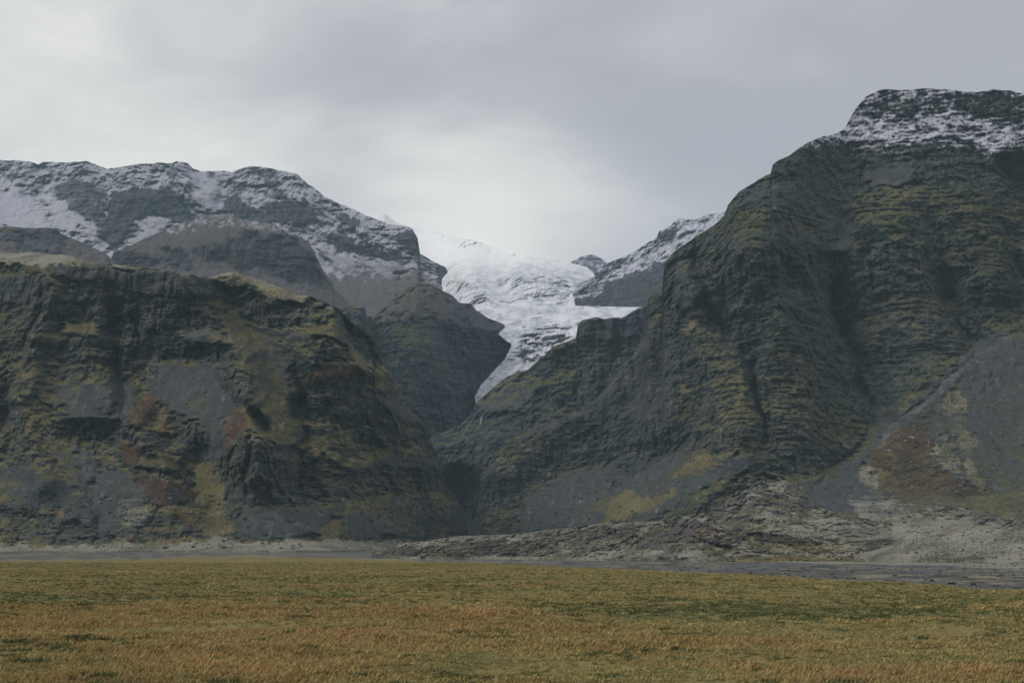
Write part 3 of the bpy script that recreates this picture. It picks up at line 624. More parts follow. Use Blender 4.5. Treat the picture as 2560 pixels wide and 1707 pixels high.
# ================================================================== snowy range on the left
snow_mat = terrain_mat('high_ground', rock=((0.072, 0.080, 0.094), (0.118, 0.122, 0.135)), scree=((0.105, 0.095, 0.098), (0.155, 0.14, 0.142)), ps=1.9, smax=0.60, sw=1.3)
SNOWF = dict(slope=38, snow=0.85, scree=0.6, rough=0.25, strata=0.0, dark=0, moss=0)
HC = dict(slope=68, snow=0.02, scree=0.0, rough=0.6, strata=0.3, dark=0.5, moss=0)
BR = dict(slope=36, snow=0.0, scree=0.9, rough=0.15, strata=0.0, dark=0, moss=0)
relief('snowy_range',
  top=[(-620,430),(-400,380),(-160,395),(6,401),(39,400),(75,405),(96,411),(108,406),(174,405),(216,403),(240,411),(267,422),(288,420),(345,411),(393,407),(420,410),(432,407),(441,403),(468,408),
       (483,422),(510,429),(567,427),(579,431),(605,421),(627,414),(678,420),(744,436),(752,446),(786,470),(810,490),(855,512),(915,538),(969,559),(1020,568),(1032,574),(1044,595),
       (1050,634),(1086,655),(1113,667),(1119,678),(1123,690)],
  bot=[(-620,720),(-160,720),(300,740),(600,780),(900,830),(1000,800),(1100,735),(1123,725)],
  foot=[(-160,2900),(500,2850),(900,2750),(1123,2950)],
  mat=snow_mat, base=dict(slope=43, snow=0.80, scree=0.6, rough=0.85, strata=0.12, dark=0.1, moss=0.0),
  regions=[
   ([(-200,600),(150,600),(260,650),(420,620),(640,600),(760,640),(900,668),(1000,680),(1120,720),(1130,860),(-200,860)],9,BR),
   ([(650,570),(720,590),(800,650),(860,690),(760,680),(700,640)],10,mixd(SNOWF,snow=0.6)),
   ([(800,625),(900,640),(1010,655),(1100,700),(1040,690),(930,690),(850,675)],12,mixd(SNOWF,snow=0.42)),
   ([(135,470),(175,452),(240,455),(278,480),(270,520),(280,610),(250,600),(205,545),(140,500)],6,mixd(HC,slope=56,snow=0.12,scree=0.5)),
   ([(280,484),(330,466),(420,470),(450,490),(478,520),(482,545),(430,556),(380,542),(330,550),(310,600),(290,640),(262,600),(262,520)],4,HC),
   ([(560,500),(590,487),(625,515),(665,530),(672,556),(620,562),(590,532),(560,518)],3,HC),
   ([(660,510),(690,498),(720,510),(760,495),(778,520),(788,548),(760,565),(700,552),(668,540)],4,HC),
   ([(630,418),(680,424),(700,470),(720,500),(690,495),(660,460)],6,mixd(HC,snow=0.25,slope=60)),
   ([(840,540),(890,538),(902,556),(850,568)],4,HC),
   ([(820,585),(860,570),(885,600),(960,618),(1000,635),(1012,655),(960,648),(900,632),(850,622)],5,mixd(HC,snow=0.1)),
   ([(985,598),(1010,574),(1032,571),(1047,600),(1052,636),(1030,640),(1010,618)],3,HC),
   ([(1092,668),(1114,668),(1120,702),(1100,712)],2,HC),
   ([(400,405),(430,405),(440,440),(425,440)],4,mixd(HC,snow=0.3)),
   ([(0,470),(60,480),(120,560),(110,575),(-100,570),(-100,470)],9,mixd(SNOWF,snow=0.8)),
   ([(110,495),(160,505),(200,580),(170,585),(130,550)],6,mixd(SNOWF,snow=0.85)),
   ([(190,530),(230,560),(275,615),(262,625),(200,570)],5,mixd(SNOWF,snow=0.75)),
   ([(330,610),(370,548),(400,540),(432,560),(400,590),(350,620)],4,mixd(SNOWF,snow=0.72)),
   ([(480,440),(540,440),(560,470),(540,540),(480,510)],12,mixd(SNOWF,snow=0.72)),
  ],
  lines=[([(267,422),(285,470),(270,500)],7,30),([(510,429),(555,470),(540,530)],9,50),([(420,410),(440,460),(480,530)],16,-45),([(627,414),(600,460),(610,500)],16,-45),
         ([(100,410),(130,450),(80,500),(20,480)],10,30),([(275,640),(262,600),(240,560)],8,30),([(216,403),(215,440)],14,-25),([(915,538),(880,560),(960,610)],12,-30)],
  sil=3.0, silw=18, seed=5.3, scale=2.1, nzmid=0.60, warp=7)

relief('brown_hill',
  top=[(255,690),(270,660),(285,630),(318,618),(330,612),(354,599),(420,572),(468,551),(500,542),(534,536),(576,542),(645,554),(690,563),(735,586),(771,604),(786,631),(800,660),(810,679),(831,703),(834,722),(860,745),(900,780)],
  bot=[(255,760),(600,800),(900,860)], foot=[(255,2350),(600,2300),(900,2350)],
  mat=terrain_mat('brown_ground', rock=((0.055, 0.062, 0.072), (0.10, 0.102, 0.108)), scree=((0.095, 0.085, 0.085), (0.14, 0.124, 0.122)), ps=1.5),
  base=dict(slope=40, snow=0.0, scree=0.7, rough=0.25, strata=0.05, dark=0.0, moss=0.0),
  regions=[
   ([(420,572),(534,530),(690,560),(740,590),(600,565),(500,565)],7,dict(snow=0.22)),
   ([(285,628),(330,632),(400,650),(400,672),(330,680),(280,672)],5,HC),
   ([(400,620),(440,615),(480,660),(470,676),(430,670)],5,mixd(HC,slope=58)),
   ([(480,625),(560,610),(620,580),(660,600),(740,600),(785,640),(808,682),(832,716),(790,712),(740,716),(690,690),(640,665),(600,685),(560,650),(520,650)],5,mixd(HC,colm=0.5,slope=66)),
  ],
  lines=[([(560,600),(590,640),(600,690)],8,-12)], sil=1.8, seed=6.7, scale=1.6, nzmid=0.6, warp=7)

relief('dark_ridge',
  top=[(-620,560),(-160,574),(0,569),(30,566),(60,570),(120,570),(142,574),(152,584),(168,592),(210,608),(258,630),(285,652),(310,672)],
  bot=[(-160,680),(310,720)], foot=[(-160,2050),(310,2100)],
  mat=snow_mat, base=dict(slope=38, snow=0.0, scree=0.6, rough=0.35, strata=0.1, dark=0.2, moss=0.12),
  regions=[([(0,575),(130,572),(170,600),(120,640),(60,640)],6,mixd(HC,moss=0.2,slope=55))], sil=2.0, seed=7.9, scale=1.5)

# ================================================================== snowy spur on the right of the glacier
relief('snowy_spur',
  top=[(1400,728),(1420,716),(1446,706),(1478,696),(1484,684),(1494,675),(1518,657),(1570,637),(1615,611),(1642,593),(1648,578),(1676,566),(1682,558),(1698,545),(1734,550),(1750,540),(1811,529),(1880,515)],
  bot=[(1400,772),(1640,785),(1880,800)], foot=[(1400,3420),(1500,3300),(1880,2900)],
  mat=terrain_mat('spur_ground', rock=((0.060, 0.066, 0.085), (0.125, 0.13, 0.15)), ps=1.9),
  base=dict(slope=40, snow=0.82, scree=0.3, rough=0.7, strata=0.5, dark=0.0, moss=0.0),
  regions=[
   ([(1520,700),(1560,690),(1640,660),(1700,640),(1900,640),(1900,820),(1500,820),(1498,740)],4,dict(slope=80,snow=0.0,strata=0.15,rough=0.15,colm=0.25,dark=0.1,scree=0.0)),
   ([(1436,742),(1470,736),(1500,748),(1510,780),(1430,780)],3,dict(slope=74,snow=0.0,rough=0.3,strata=0.1)),
   ([(1484,680),(1520,660),(1560,650),(1520,690),(1484,700)],4,dict(snow=0.3,slope=55)),
   ([(1646,580),(1690,565),(1690,585),(1650,598)],3,dict(snow=0.2,slope=62)),
  ], lines=[([(1700,590),(1600,650),(1530,690)],9,25)], sil=3.0, silw=16, seed=8.8, scale=1.9, nzmid=0.55, warp=6)

# ================================================================== glacier
ICE_OUT = [(1036,540),(1060,566),(1120,588),(1195,603),(1270,632),(1340,642),(1420,655),(1470,668),(1490,690),(1446,712),(1432,735),(1440,764),(1540,766),(1640,768),(1640,790),(1594,790),(1567,806),(1460,830),(1440,862),(1384,880),
           (1360,900),(1330,930),(1290,952),(1235,982),(1206,1000),(1196,1012),(1189,1008),(1186,992),(1201,962),(1236,924),(1262,896),(1278,862),(1262,850),(1248,838),(1180,800),(1105,745),(1104,692),(1078,668),(1042,648),(1036,600)]
gm = newmat('glacier_ice')
geo = N('ShaderNodeNewGeometry'); P = geo.outputs['Position']
ga = N('ShaderNodeAttribute', attribute_name='m2'); gs = N('ShaderNodeSeparateColor'); L(ga.outputs['Color'], gs.inputs[0])
g1 = noise(P, 0.03, 5, 0.7); g2 = noise(mapping(P, (0.05, 0.012, 0.05)), 1.0, 5, 0.65, 0.6)
gc = mixc(mapr(g2, 0.35, 0.62), (0.40, 0.435, 0.48), (0.68, 0.69, 0.71))
gc = mixc(mapr(g1, 0.60, 0.8, 0, 0.25), gc, (0.33, 0.36, 0.42))
gc = mixc(mapr(m('ADD', gs.outputs[2], m('MULTIPLY', m('SUBTRACT', g1, 0.5), 1.3)), 0.5, 0.75, 0, 0.75), gc, (0.12, 0.12, 0.14))
gc = mixc(mapr(vmath('DOT_PRODUCT', P, (0, 0.0, 1)).outputs['Value'], 470, 660, 0.0, 0.85), gc, (0.90, 0.90, 0.88))
finish(gm, gc, 0.7, g1, 0.8, 8.0, 0.2)
cutf = lambda px, py: poly_mask(px, py, [(x, y) for x, y in ICE_OUT], 0.6) > 0.5
relief('glacier',
  top=[(980,560),(1060,574),(1195,604),(1270,628),(1420,640),(1545,650),(1660,690)], bot=[(980,1030),(1660,1030)],
  foot=[(980,2120),(1190,2120),(1660,2000)],
  mat=gm, base=dict(slope=24, rough=0.25, strata=0.0, snow=1, dark=0.0, crev=0.7),
  regions=[
   ([(980,780),(1700,770),(1700,700),(980,690)],10,dict(slope=17.5,rough=0.35)),
   ([(1150,1030),(1700,1030),(1700,840),(1150,840)],10,dict(slope=42,rough=0.35)),
   ([(1320,830),(1440,810),(1430,860),(1350,900),(1300,930),(1290,890)],8,dict(dark=0.52,rough=0.9,crev=1.5)),
   ([(1440,795),(1560,770),(1620,768),(1560,800),(1460,830)],6,dict(dark=0.2,slope=26)),
   ([(980,600),(1400,640),(1500,700),(980,690)],10,dict(slope=15.5)),
   ([(1100,560),(1300,590),(1300,640),(1100,612)],8,dict(slope=19,rough=0.7,crev=1.6)),
   ([(1250,695),(1420,705),(1440,750),(1330,760),(1250,720)],8,dict(slope=28,rough=0.7,dark=0.1,crev=1.5)),
   ([(1120,700),(1170,700),(1230,760),(1200,775),(1140,750)],7,dict(slope=28,rough=0.7,dark=0.2,crev=1.5)),
  ],
  lines=[([(1225,730),(1300,770)],5,18),([(1240,790),(1440,770),(1560,775)],6,-16)], step=1.6, sil=2.5, silw=40, seed=9.9, scale=1.7, smooth_u=22, cut=cutf, warp=12, back=(200,0.6), skirt=5)

# far summits half lost in the air
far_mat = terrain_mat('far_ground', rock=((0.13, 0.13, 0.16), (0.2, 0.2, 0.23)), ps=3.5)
relief('far_peak',
  top=[(880,560),(915,547),(938,538),(950,534),(962,533),(974,542),(986,553),(1010,562),(1040,572)],
  bot=[(880,620),(1040,620)], foot=[(880,5000),(1040,5000)], mat=gm,
  base=dict(slope=45, snow=0.9, rough=0.2, strata=0.1), sil=1.2, silw=26, seed=11, scale=3.0)
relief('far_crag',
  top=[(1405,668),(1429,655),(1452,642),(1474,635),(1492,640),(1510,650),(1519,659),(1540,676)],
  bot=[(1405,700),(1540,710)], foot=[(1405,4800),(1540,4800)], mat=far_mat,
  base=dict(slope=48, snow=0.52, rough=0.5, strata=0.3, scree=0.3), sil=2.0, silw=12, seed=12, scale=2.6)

# ================================================================== moraines
mor_mat = terrain_mat('moraine_ground', rock=((0.10, 0.10, 0.105), (0.17, 0.165, 0.165)), scree=((0.088, 0.082, 0.078), (0.15, 0.138, 0.13)),
                      gold=((0.19, 0.15, 0.07), (0.28, 0.23, 0.12)), rust=((0.14, 0.075, 0.045), (0.25, 0.13, 0.075)), ps=0.55)
MB = dict(slope=22, scree=0.7, pale=0.17, rough=0.8, strata=0.0, moss=0.32, rust=0.12)
relief('moraine_cone',
  top=[(1560,1322),(1640,1312),(1740,1300),(1794,1270),(1830,1240),(1866,1202),(1895,1182),(1911,1176),(1935,1180),(1965,1198),(1996,1222),(2020,1257),(2070,1274),(2140,1290),(2200,1304),(2250,1298),(2290,1278),
       (2328,1256),(2370,1258),(2430,1272),(2500,1286),(2560,1299),(2720,1325),(3120,1345)],
  bot=[(1560,1366),(2720,1380),(3120,1385)], foot=[(1560,900),(1850,860),(2200,800),(2720,720)],
  mat=mor_mat, base=MB,
  regions=[
   ([(1790,1275),(1860,1210),(1910,1178),(1960,1200),(1900,1225),(1860,1260),(1830,1300)],6,dict(slope=27,pale=0.55,rough=1.3)),
   ([(1790,1275),(1830,1240),(1850,1250),(1830,1290),(1795,1300)],5,dict(pale=0.2,scree=0.5,rough=0.9)),
   ([(1930,1180),(2000,1220),(2020,1258),(1960,1250),(1920,1230)],6,dict(rust=0.35,pale=0.48)),
   ([(1900,1270),(2100,1300),(2250,1330),(2200,1360),(1950,1350)],9,dict(pale=0.3,slope=12)),
   ([(2290,1282),(2400,1268),(2720,1325),(2720,1345),(2500,1320),(2400,1300)],5,dict(pale=0.3,rust=0.2,slope=24)),
   ([(2230,1300),(2300,1292),(2400,1308),(2560,1332),(2720,1350),(2720,1380),(2250,1380)],5,dict(pale=0.75,slope=9,rough=0.2)),
  ],
  lines=[([(1911,1176),(1900,1230),(1880,1290)],16,-10),([(1850,1230),(1860,1300)],9,8),([(1965,1200),(1990,1270)],8,7)], sil=2.4, silw=14, step=1.4, seed=13, scale=0.5, warp=7)
relief('moraine_far_field',
  top=[(2130,1387),(2180,1376),(2230,1360),(2262,1340),(2300,1316),(2400,1308),(2560,1332),(2720,1350),(3120,1375)],
  bot=[(2130,1390),(2300,1390),(2500,1404),(2720,1412),(3120,1418)], foot=[(2130,575),(2200,560),(2300,530),(2500,480),(2720,450)],
  mat=mor_mat, base=dict(slope=11, scree=0.6, pale=0.58, rough=0.3, strata=0, moss=0.12),
  regions=[([(2080,1330),(2200,1350),(2290,1350),(2240,1375),(2080,1380)],6,dict(pale=0.3,rust=0.2)),
           ([(2290,1385),(2400,1385),(2480,1402),(2300,1400)],4,dict(pale=0.1,scree=0.9))],
  sil=1.5, step=1.4, seed=14, scale=0.4, warp=7, back=(60, 0.3))
relief('moraine_near',
  top=[(930,1381),(972,1366),(1010,1357),(1065,1351),(1140,1340),(1200,1337),(1275,1336),(1320,1330),(1380,1322),(1455,1315),(1500,1307),(1560,1306),(1620,1303),(1680,1295),(1735,1282),(1760,1280),(1782,1290),(1795,1306),
       (1830,1318),(1880,1324),(1940,1334),(2000,1340),(2080,1346),(2160,1352),(2220,1346),(2260,1352),(2300,1372),(2340,1386)],
  bot=[(930,1388),(1060,1392),(1300,1392),(1500,1396),(1700,1402),(1850,1406),(2100,1402),(2340,1398)],
  foot=[(930,690),(1060,650),(1300,640),(1500,610),(1700,570),(1850,545),(2100,560),(2340,560)],
  mat=mor_mat, base=MB,
  regions=[
   ([(960,1368),(1140,1336),(1300,1330),(1500,1300),(1640,1300),(1640,1312),(1500,1318),(1300,1342),(1140,1350)],3,dict(pale=0.62,slope=14)),
   ([(980,1375),(1050,1372),(1180,1378),(1300,1378),(1300,1386),(1060,1388)],4,dict(pale=0.05,moss=0.5,scree=0.2,rust=0.2,slope=30)),
   ([(1250,1352),(1400,1345),(1420,1370),(1270,1372)],6,dict(moss=0.4,rust=0.25,pale=0.2)),
   ([(1560,1318),(1680,1298),(1760,1282),(1790,1300),(1740,1304),(1690,1300)],3,dict(pale=0.68,slope=18)),
   ([(1600,1330),(1700,1310),(1780,1320),(1800,1345),(1720,1362),(1640,1350)],6,dict(rust=0.42,pale=0.15,moss=0.3,slope=26)),
   ([(1800,1330),(1900,1315),(1930,1335),(1880,1360),(1790,1362)],5,dict(moss=0.4,pale=0.1,scree=0.4,slope=28)),
   ([(1700,1366),(1800,1364),(1870,1370),(1830,1390),(1740,1386)],5,dict(moss=0.55,pale=0.0,scree=0.1,dark=0.5)),
   ([(1500,1378),(1740,1374),(1800,1398),(1600,1396)],4,dict(pale=0.85,slope=8)),
   ([(1900,1362),(2000,1358),(2110,1364),(2080,1386),(1930,1384)],4,dict(rust=0.85,pale=0.05,gold=0.2,slope=10)),
   ([(1780,1384),(1900,1378),(2100,1384),(2340,1378),(2340,1392),(1900,1392)],3,dict(moss=0.5,pale=0.35,slope=8)),
   ([(1820,1393),(2000,1392),(2340,1388),(2340,1402),(2000,1404),(1840,1406)],2,dict(rust=0.9,gold=0.3,pale=0,slope=8)),
   ([(2150,1362),(2260,1356),(2290,1372),(2180,1378)],5,dict(pale=0.1,moss=0.3,dark=0.4,slope=24)),
   ([(2100,1352),(2160,1350),(2170,1362),(2110,1366)],3,dict(gold=0.6,pale=0.3)),
  ],
  lines=[([(1640,1296),(1700,1330),(1790,1366),(1850,1376)],7,9),([(1500,1310),(1620,1345),(1740,1380)],7,-5),([(1300,1335),(1290,1380)],14,-5)],
  sil=1.6, step=1.35, seed=15, scale=0.4, warp=6, back=(70, 0.25))

# ================================================================== plain
def ground_z(Y): return -4.0*sstep(130, 650, Y)
gxs = np.linspace(-0.62, 0.62, 1900)                       # x/y
ys = np.concatenate([np.geomspace(26, 54, 60, endpoint=False), np.geomspace(54, 420, 900, endpoint=False), np.geomspace(420, 1500, 160, endpoint=False), np.geomspace(1500, 7000, 20)])
GY, GT = np.meshgrid(ys, gxs, indexing='ij')
GX = GT*(GY+70)
Z0 = np.zeros_like(GX)
tus = fbm(GX, GY, Z0, 1.15, 3, 0.55, off=21)
big = fbm(GX, GY, Z0, 26, 4, 0.5, off=22)
near = 1-sstep(180, 420, GY)
# gravel river bed : near edge and far edge in plan
def row_to_y(py, px=None):
    a = np.linspace(60, 1500, 6000)
    yy = HOR + FPX*(CAMZ-ground_z(a))/a*1.0
    return np.interp(-np.asarray(py, float), -yy, a)
ex = [-100, 0, 350, 640, 1000, 1300, 1600, 1900, 2150, 2320, 2440, 2560, 2660]
en = [1402, 1400, 1396, 1386, 1398, 1410, 1424, 1436, 1447, 1455, 1474, 1476, 1480]
ef = [1378, 1377, 1375, 1371, 1376, 1380, 1390, 1402, 1407, 1411, 1416, 1421, 1424]
pxg = W0/2 + GX/GY*FPX*math.cos(PITCH)
En = row_to_y(np.interp(pxg, ex, en)); Ef = row_to_y(np.interp(pxg, ex, ef))
wob = fbm(GX, GY*0.4, Z0, 60, 6, 0.68, off=23)
En = En*(1+0.09*wob); Ef = Ef*(1+0.05*wob)
grav = sstep(-0.012, 0.012, (GY-En)/En)*(1-sstep(-0.02, 0.02, (GY-Ef)/Ef))
beyond = sstep(-0.02, 0.02, (GY-Ef)/Ef)
grass = 1-sstep(-0.05, 0.03, (GY-En)/En)
tuft_h = grass*(0.25+near)*(0.22*tus + 0.30*np.maximum(big, -0.2))
GZ = ground_z(GY) + tuft_h + 0.25*grass*big - 0.35*grav*sstep(0, 0.02, (GY-En)/En) + 0.55*grav*fbm(GX, GY, Z0, 18, 5, 0.6, off=24)
# ochre tall grass swathes : broad bands running across the view
def bandmask(cx, cy, rx_, ry_):
    yy = HOR + FPX*(CAMZ-ground_z(GY))/GY
    return np.exp(-((pxg-cx)/rx_)**2-((yy-cy)/ry_)**2)
PYG = HOR + FPX*(CAMZ-ground_z(GY))/GY
och = 0
for cx, cy, rx_, ry_, a_ in ((150,1560,330,22,.9),(560,1545,380,16,.5),(1180,1545,230,20,.8),(900,1600,420,30,.85),(420,1640,330,40,.8),(760,1660,260,30,.9),(1300,1620,500,26,.6),(1150,1690,380,22,.7),
        (1700,1600,300,26,.55),(2250,1675,520,24,1.0),(1950,1640,300,18,.5),(2050,1580,300,20,.3),(2440,1600,240,24,.35),(60,1690,380,22,.6)):
    och = och + a_*np.exp(-((pxg-cx)/rx_)**2-((PYG-cy)/ry_)**2)
och = np.clip(och*0.75 + 1.15*fbm(GX*0.45, GY, Z0, 9, 5, 0.62, off=27)*(1-sstep(130, 280, GY)) + 0.12, 0, 1)
grn = 0
for cx, cy, rx_, ry_, a_ in ((120,1610,230,22,.5),(500,1480,900,26,.35),(1400,1450,1300,14,.25),(500,1440,900,10,.3),(1600,1520,300,24,.8),(2100,1530,450,26,.8),(150,1500,300,18,.6),(2350,1490,300,14,.6),(1900,1470,400,14,.4),(150,1640,160,16,.6)):
    grn = grn + a_*np.exp(-((pxg-cx)/rx_)**2-((PYG-cy)/ry_)**2)
grn = np.clip(grn, 0, 1)
m1 = np.stack([grass, grav, och, grn], -1)
pl = newmat('plain_ground')
geo = N('ShaderNodeNewGeometry'); P = geo.outputs['Position']
pa = N('ShaderNodeAttribute', attribute_name='m1'); ps_ = N('ShaderNodeSeparateColor'); L(pa.outputs['Color'], ps_.inputs[0])
n1 = noise(P, 0.9, 4, 0.6); n2 = noise(P, 0.12, 4, 0.6); n3 = noise(mapping(P, (0.012, 0.05, 1)), 1.0, 4, 0.6); n5 = noise(mapping(P, (0.030, 0.085, 1)), 1.0, 6, 0.72); n4 = noise(P, 3.0, 3, 0.6)
gcol = mixc(mapr(m('ADD', m('MULTIPLY', n1, 0.5), m('MULTIPLY', n2, 0.5)), 0.36, 0.62), (0.10, 0.095, 0.036), (0.22, 0.18, 0.072))
gcol = mixc(mapr(n3, 0.54, 0.70, 0, 0.6), gcol, (0.27, 0.185, 0.085))
gcol = mixc(m('MULTIPLY', mapr(m('ADD', ps_.outputs[2], m('MULTIPLY', m('SUBTRACT', n2, 0.5), 1.1)), 0.3, 0.8), 0.85), gcol, mixc(mapr(n1, .35, .65), (0.17, 0.112, 0.042), (0.27, 0.185, 0.075)))
spots = mapr(m('ADD', m('ADD', n1, m('MULTIPLY', m('SUBTRACT', n2, 0.5), 0.5)), m('MULTIPLY', pa.outputs['Alpha'], 0.16)), 0.60, 0.70)
gcol = mixc(m('MULTIPLY', spots, 0.85), gcol, (0.055, 0.07, 0.022))
vcol = mixc(mapr(n1, 0.38, 0.62), (0.118, 0.118, 0.128), (0.055, 0.058, 0.065))
vcol = mixc(mapr(n5, 0.46, 0.53, 0, 0.95), vcol, mixc(mapr(n2, .42, .58), (0.050, 0.052, 0.042), (0.21, 0.19, 0.125)))
fcol = mixc(mapr(m('ADD', m('MULTIPLY', n5, 0.6), m('MULTIPLY', n1, 0.4)), 0.42, 0.58), (0.075, 0.078, 0.08), (0.29, 0.28, 0.225))
c = mixc(ps_.outputs[1], fcol, vcol); c = mixc(ps_.outputs[0], c, gcol)
finish(pl, c, 0.95, m('ADD', n1, m('MULTIPLY', n4, 0.4)), 0.6, 0.25, 0.08)
o = mesh_obj('plain', np.stack([GX, GY, GZ], -1).reshape(-1, 3), grid_faces(*GX.shape), pl, True, {'m1': m1.reshape(-1, 4)})
o['kind'] = 'structure'
# the sheet that carries the plain out to the horizon on every side
gv = []; hs = 7000
g_y = np.concatenate([np.linspace(-2000, 20, 8), np.linspace(60, hs, 16)]); g_x = np.linspace(-4000, 4000, 28)
QX, QY = np.meshgrid(g_x, g_y); QZ = ground_z(QY) - 1.6
qa = np.zeros(QX.shape+(4,)); qa[..., 0] = 1-sstep(150, 420, QY)
o = mesh_obj('ground', np.stack([QX, QY, QZ], -1).reshape(-1, 3), grid_faces(*QX.shape), pl, True, {'m1': qa.reshape(-1, 4)}); o['kind'] = 'structure'

# ------------------------------------------------------------------ grass standing on the plain
gmats = newmat('dry_grass')
ga_ = N('ShaderNodeAttribute', attribute_name='m1')
finish(gmats, ga_.outputs['Color'], 0.9, None, spec=0.05)
def ground_h(x, y):
    t_ = x/(y+70); iy = np.clip(np.searchsorted(ys, y)-1, 0, len(ys)-2); ix = np.clip(((t_-gxs[0])/(gxs[1]-gxs[0])).astype(int), 0, len(gxs)-2)
    return GZ[iy, ix], och[iy, ix], grn[iy, ix], grass[iy, ix]
NT = 320000
ty = 50*np.exp(rng.rand(NT)**0.9*math.log(520/50.)); tx_ = (rng.rand(NT)*2-1)*(0.39*ty+18)
hz, ho, hg, hgr = ground_h(tx_, ty)
cl1 = fbm(tx_, ty, tx_*0, 5.0, 3, off=31); cl2 = fbm(tx_*0.6, ty, tx_*0, 1.1, 3, off=32)
ok = (cl1+0.5*cl2+0.9*ho > -0.3) & (hgr > 0.6)
tx_, ty, hz, ho, hg, cl1, cl2 = [a[ok] for a in (tx_, ty, hz, ho, hg, cl1, cl2)]
nT = len(tx_); BL = 5
bx_ = np.repeat(tx_, BL) + rng.randn(nT*BL)*0.13; by_ = np.repeat(ty, BL) + rng.randn(nT*BL)*0.13
zz = np.repeat(hz, BL) - 0.03
hh = (0.10 + 0.14*np.clip(np.repeat(ho, BL), 0, 1) + 0.06*np.repeat(cl1, BL))*(0.6+0.8*rng.rand(nT*BL)); hh = np.clip(hh, 0.06, 0.6)
ww = 0.02 + 0.0006*np.repeat(ty, BL)
an = rng.rand(nT*BL)*6.28; lx = 0.55*hh*rng.randn(nT*BL) + 0.35*hh; ly = 0.22*hh*rng.randn(nT*BL)
cx_, sx_ = np.cos(an)*ww, np.sin(an)*ww
v0 = np.stack([bx_-cx_, by_-sx_, zz], -1); v1 = np.stack([bx_+cx_, by_+sx_, zz], -1); v2 = np.stack([bx_+lx, by_+ly, zz+hh], -1)
V = np.stack([v0, v1, v2], 1).reshape(-1, 3)
r1 = rng.rand(nT)[:, None]
cA = np.array([0.235, 0.205, 0.080]); cB = np.array([0.345, 0.285, 0.118]); cO = np.array([0.35, 0.240, 0.105]); cG = np.array([0.095, 0.105, 0.042])
cc = cA + (cB-cA)*r1
oo = np.clip(ho+0.25*cl1, 0, 1)[:, None]; cc = cc*(1-oo) + (cO*(0.9+0.2*r1))*oo
isg = (cl2 + 0.55*hg - 0.3*ho + 0.30*cl1 + 0.15*(rng.rand(nT)-.5) > 0.26)[:, None]; cc = np.where(isg, cG*(0.8+0.6*r1), cc)
cc = np.concatenate([cc, np.ones((nT, 1))], 1)
cc[:, :3] *= 1.12*(1+0.34*fbm(tx_*0.4, ty, tx_*0, 3.2, 4, 0.6, off=41)[:, None])
cc = np.repeat(cc, BL*3, 0)
o = mesh_obj('grass', V, np.arange(len(V)).reshape(-1, 3), gmats, False, {'m1': cc})
tag(o, 'ochre and olive autumn grass covering the flat foreground plain', 'grass', kind='stuff')

# ================================================================== water
wm = newmat('falling_water'); geo = N('ShaderNodeNewGeometry')
finish(wm, mixc(mapr(noise(geo.outputs['Position'], 0.6, 3), 0.4, 0.6), (0.55, 0.6, 0.66), (0.85, 0.87, 0.9)), 0.4, spec=0.3)
def fall(layer, pts, width, label):
    ctr = []
    for i in range(len(pts)-1):
        (x0, y0), (x1, y1) = pts[i], pts[i+1]
        for s_ in np.linspace(0, 1, 8, endpoint=False): ctr.append((x0+(x1-x0)*s_, y0+(y1-y0)*s_))
    vs_ = []; n_ = 7
    for i, (x, y) in enumerate(ctr):
        p = surf_at(layer, x, y); w = width*(0.7+0.5*random.random())
        for j in range(n_):
            a = math.pi*j/(n_-1)
            vs_.append((p.x - w*math.cos(a), p.y - 1.2 - 0.8*w*math.sin(a), p.z))
    o = mesh_obj('waterfall', vs_, grid_faces(len(ctr), n_), wm, True); tag(o, label, 'waterfall', kind='structure'); return o
fall('gorge_wall', [(1206,1034),(1203,1046),(1201,1062)], 0.5, 'thin white waterfall on the slope just below the tip of the ice')
fall('gorge_wall', [(1181,1016),(1177,1028)], 0.6, 'short white trickle directly under the ice tip')

# ================================================================== boulders
bmat = newmat('boulder_stone'); geo = N('ShaderNodeNewGeometry'); P = geo.outputs['Position']
finish(bmat, mixc(mapr(noise(P, 0.8, 4, 0.65), 0.38, 0.62), (0.035, 0.042, 0.045), (0.10, 0.105, 0.105)), 0.9, noise(P, 2.0, 4, 0.6), 0.5, 0.4)
bmat2 = newmat('pale_boulder_stone'); geo = N('ShaderNodeNewGeometry'); P = geo.outputs['Position']
finish(bmat2, mixc(mapr(noise(P, 0.8, 4, 0.65), 0.38, 0.62), (0.16, 0.16, 0.15), (0.34, 0.33, 0.29)), 0.9, noise(P, 2.0, 4, 0.6), 0.5, 0.4)
import bmesh
def boulder(layer, px, py, wpx, asp, label, mat=None):
    p = surf_at(layer, px, py); r = 0.5*wpx*p.y/FPX
    bm = bmesh.new(); bmesh.ops.create_icosphere(bm, subdivisions=4, radius=1)
    sd_ = random.random()*50
    V = np.array([v.co[:] for v in bm.verts])
    d = 1 + 0.28*fbm(V[:, 0]+sd_, V[:, 1], V[:, 2], 0.9, 3) + 0.10*fbm(V[:, 0]+sd_, V[:, 1], V[:, 2], 0.3, 2)
    V = V*d[:, None]
    for _ in range(9):                                      # broken facets
        n = rng.randn(3); n /= np.linalg.norm(n); c_ = 0.62+0.2*rng.rand()
        s_ = V@n; over = np.maximum(s_-c_, 0); V = V - np.outer(over*0.9, n)
    for v, q_ in zip(bm.verts, V): v.co = (q_[0]*r, q_[1]*r*0.9, q_[2]*r*asp)
    me = bpy.data.meshes.new('boulder'); bm.to_mesh(me); bm.free(); me.materials.append(mat or bmat)
    o = bpy.data.objects.new('boulder', me); col.objects.link(o); o.location = (p.x, p.y-0.3*r, p.z+0.25*r*asp)
    tag(o, label, 'boulder', 'boulders fallen at the foot of the mountains'); return o
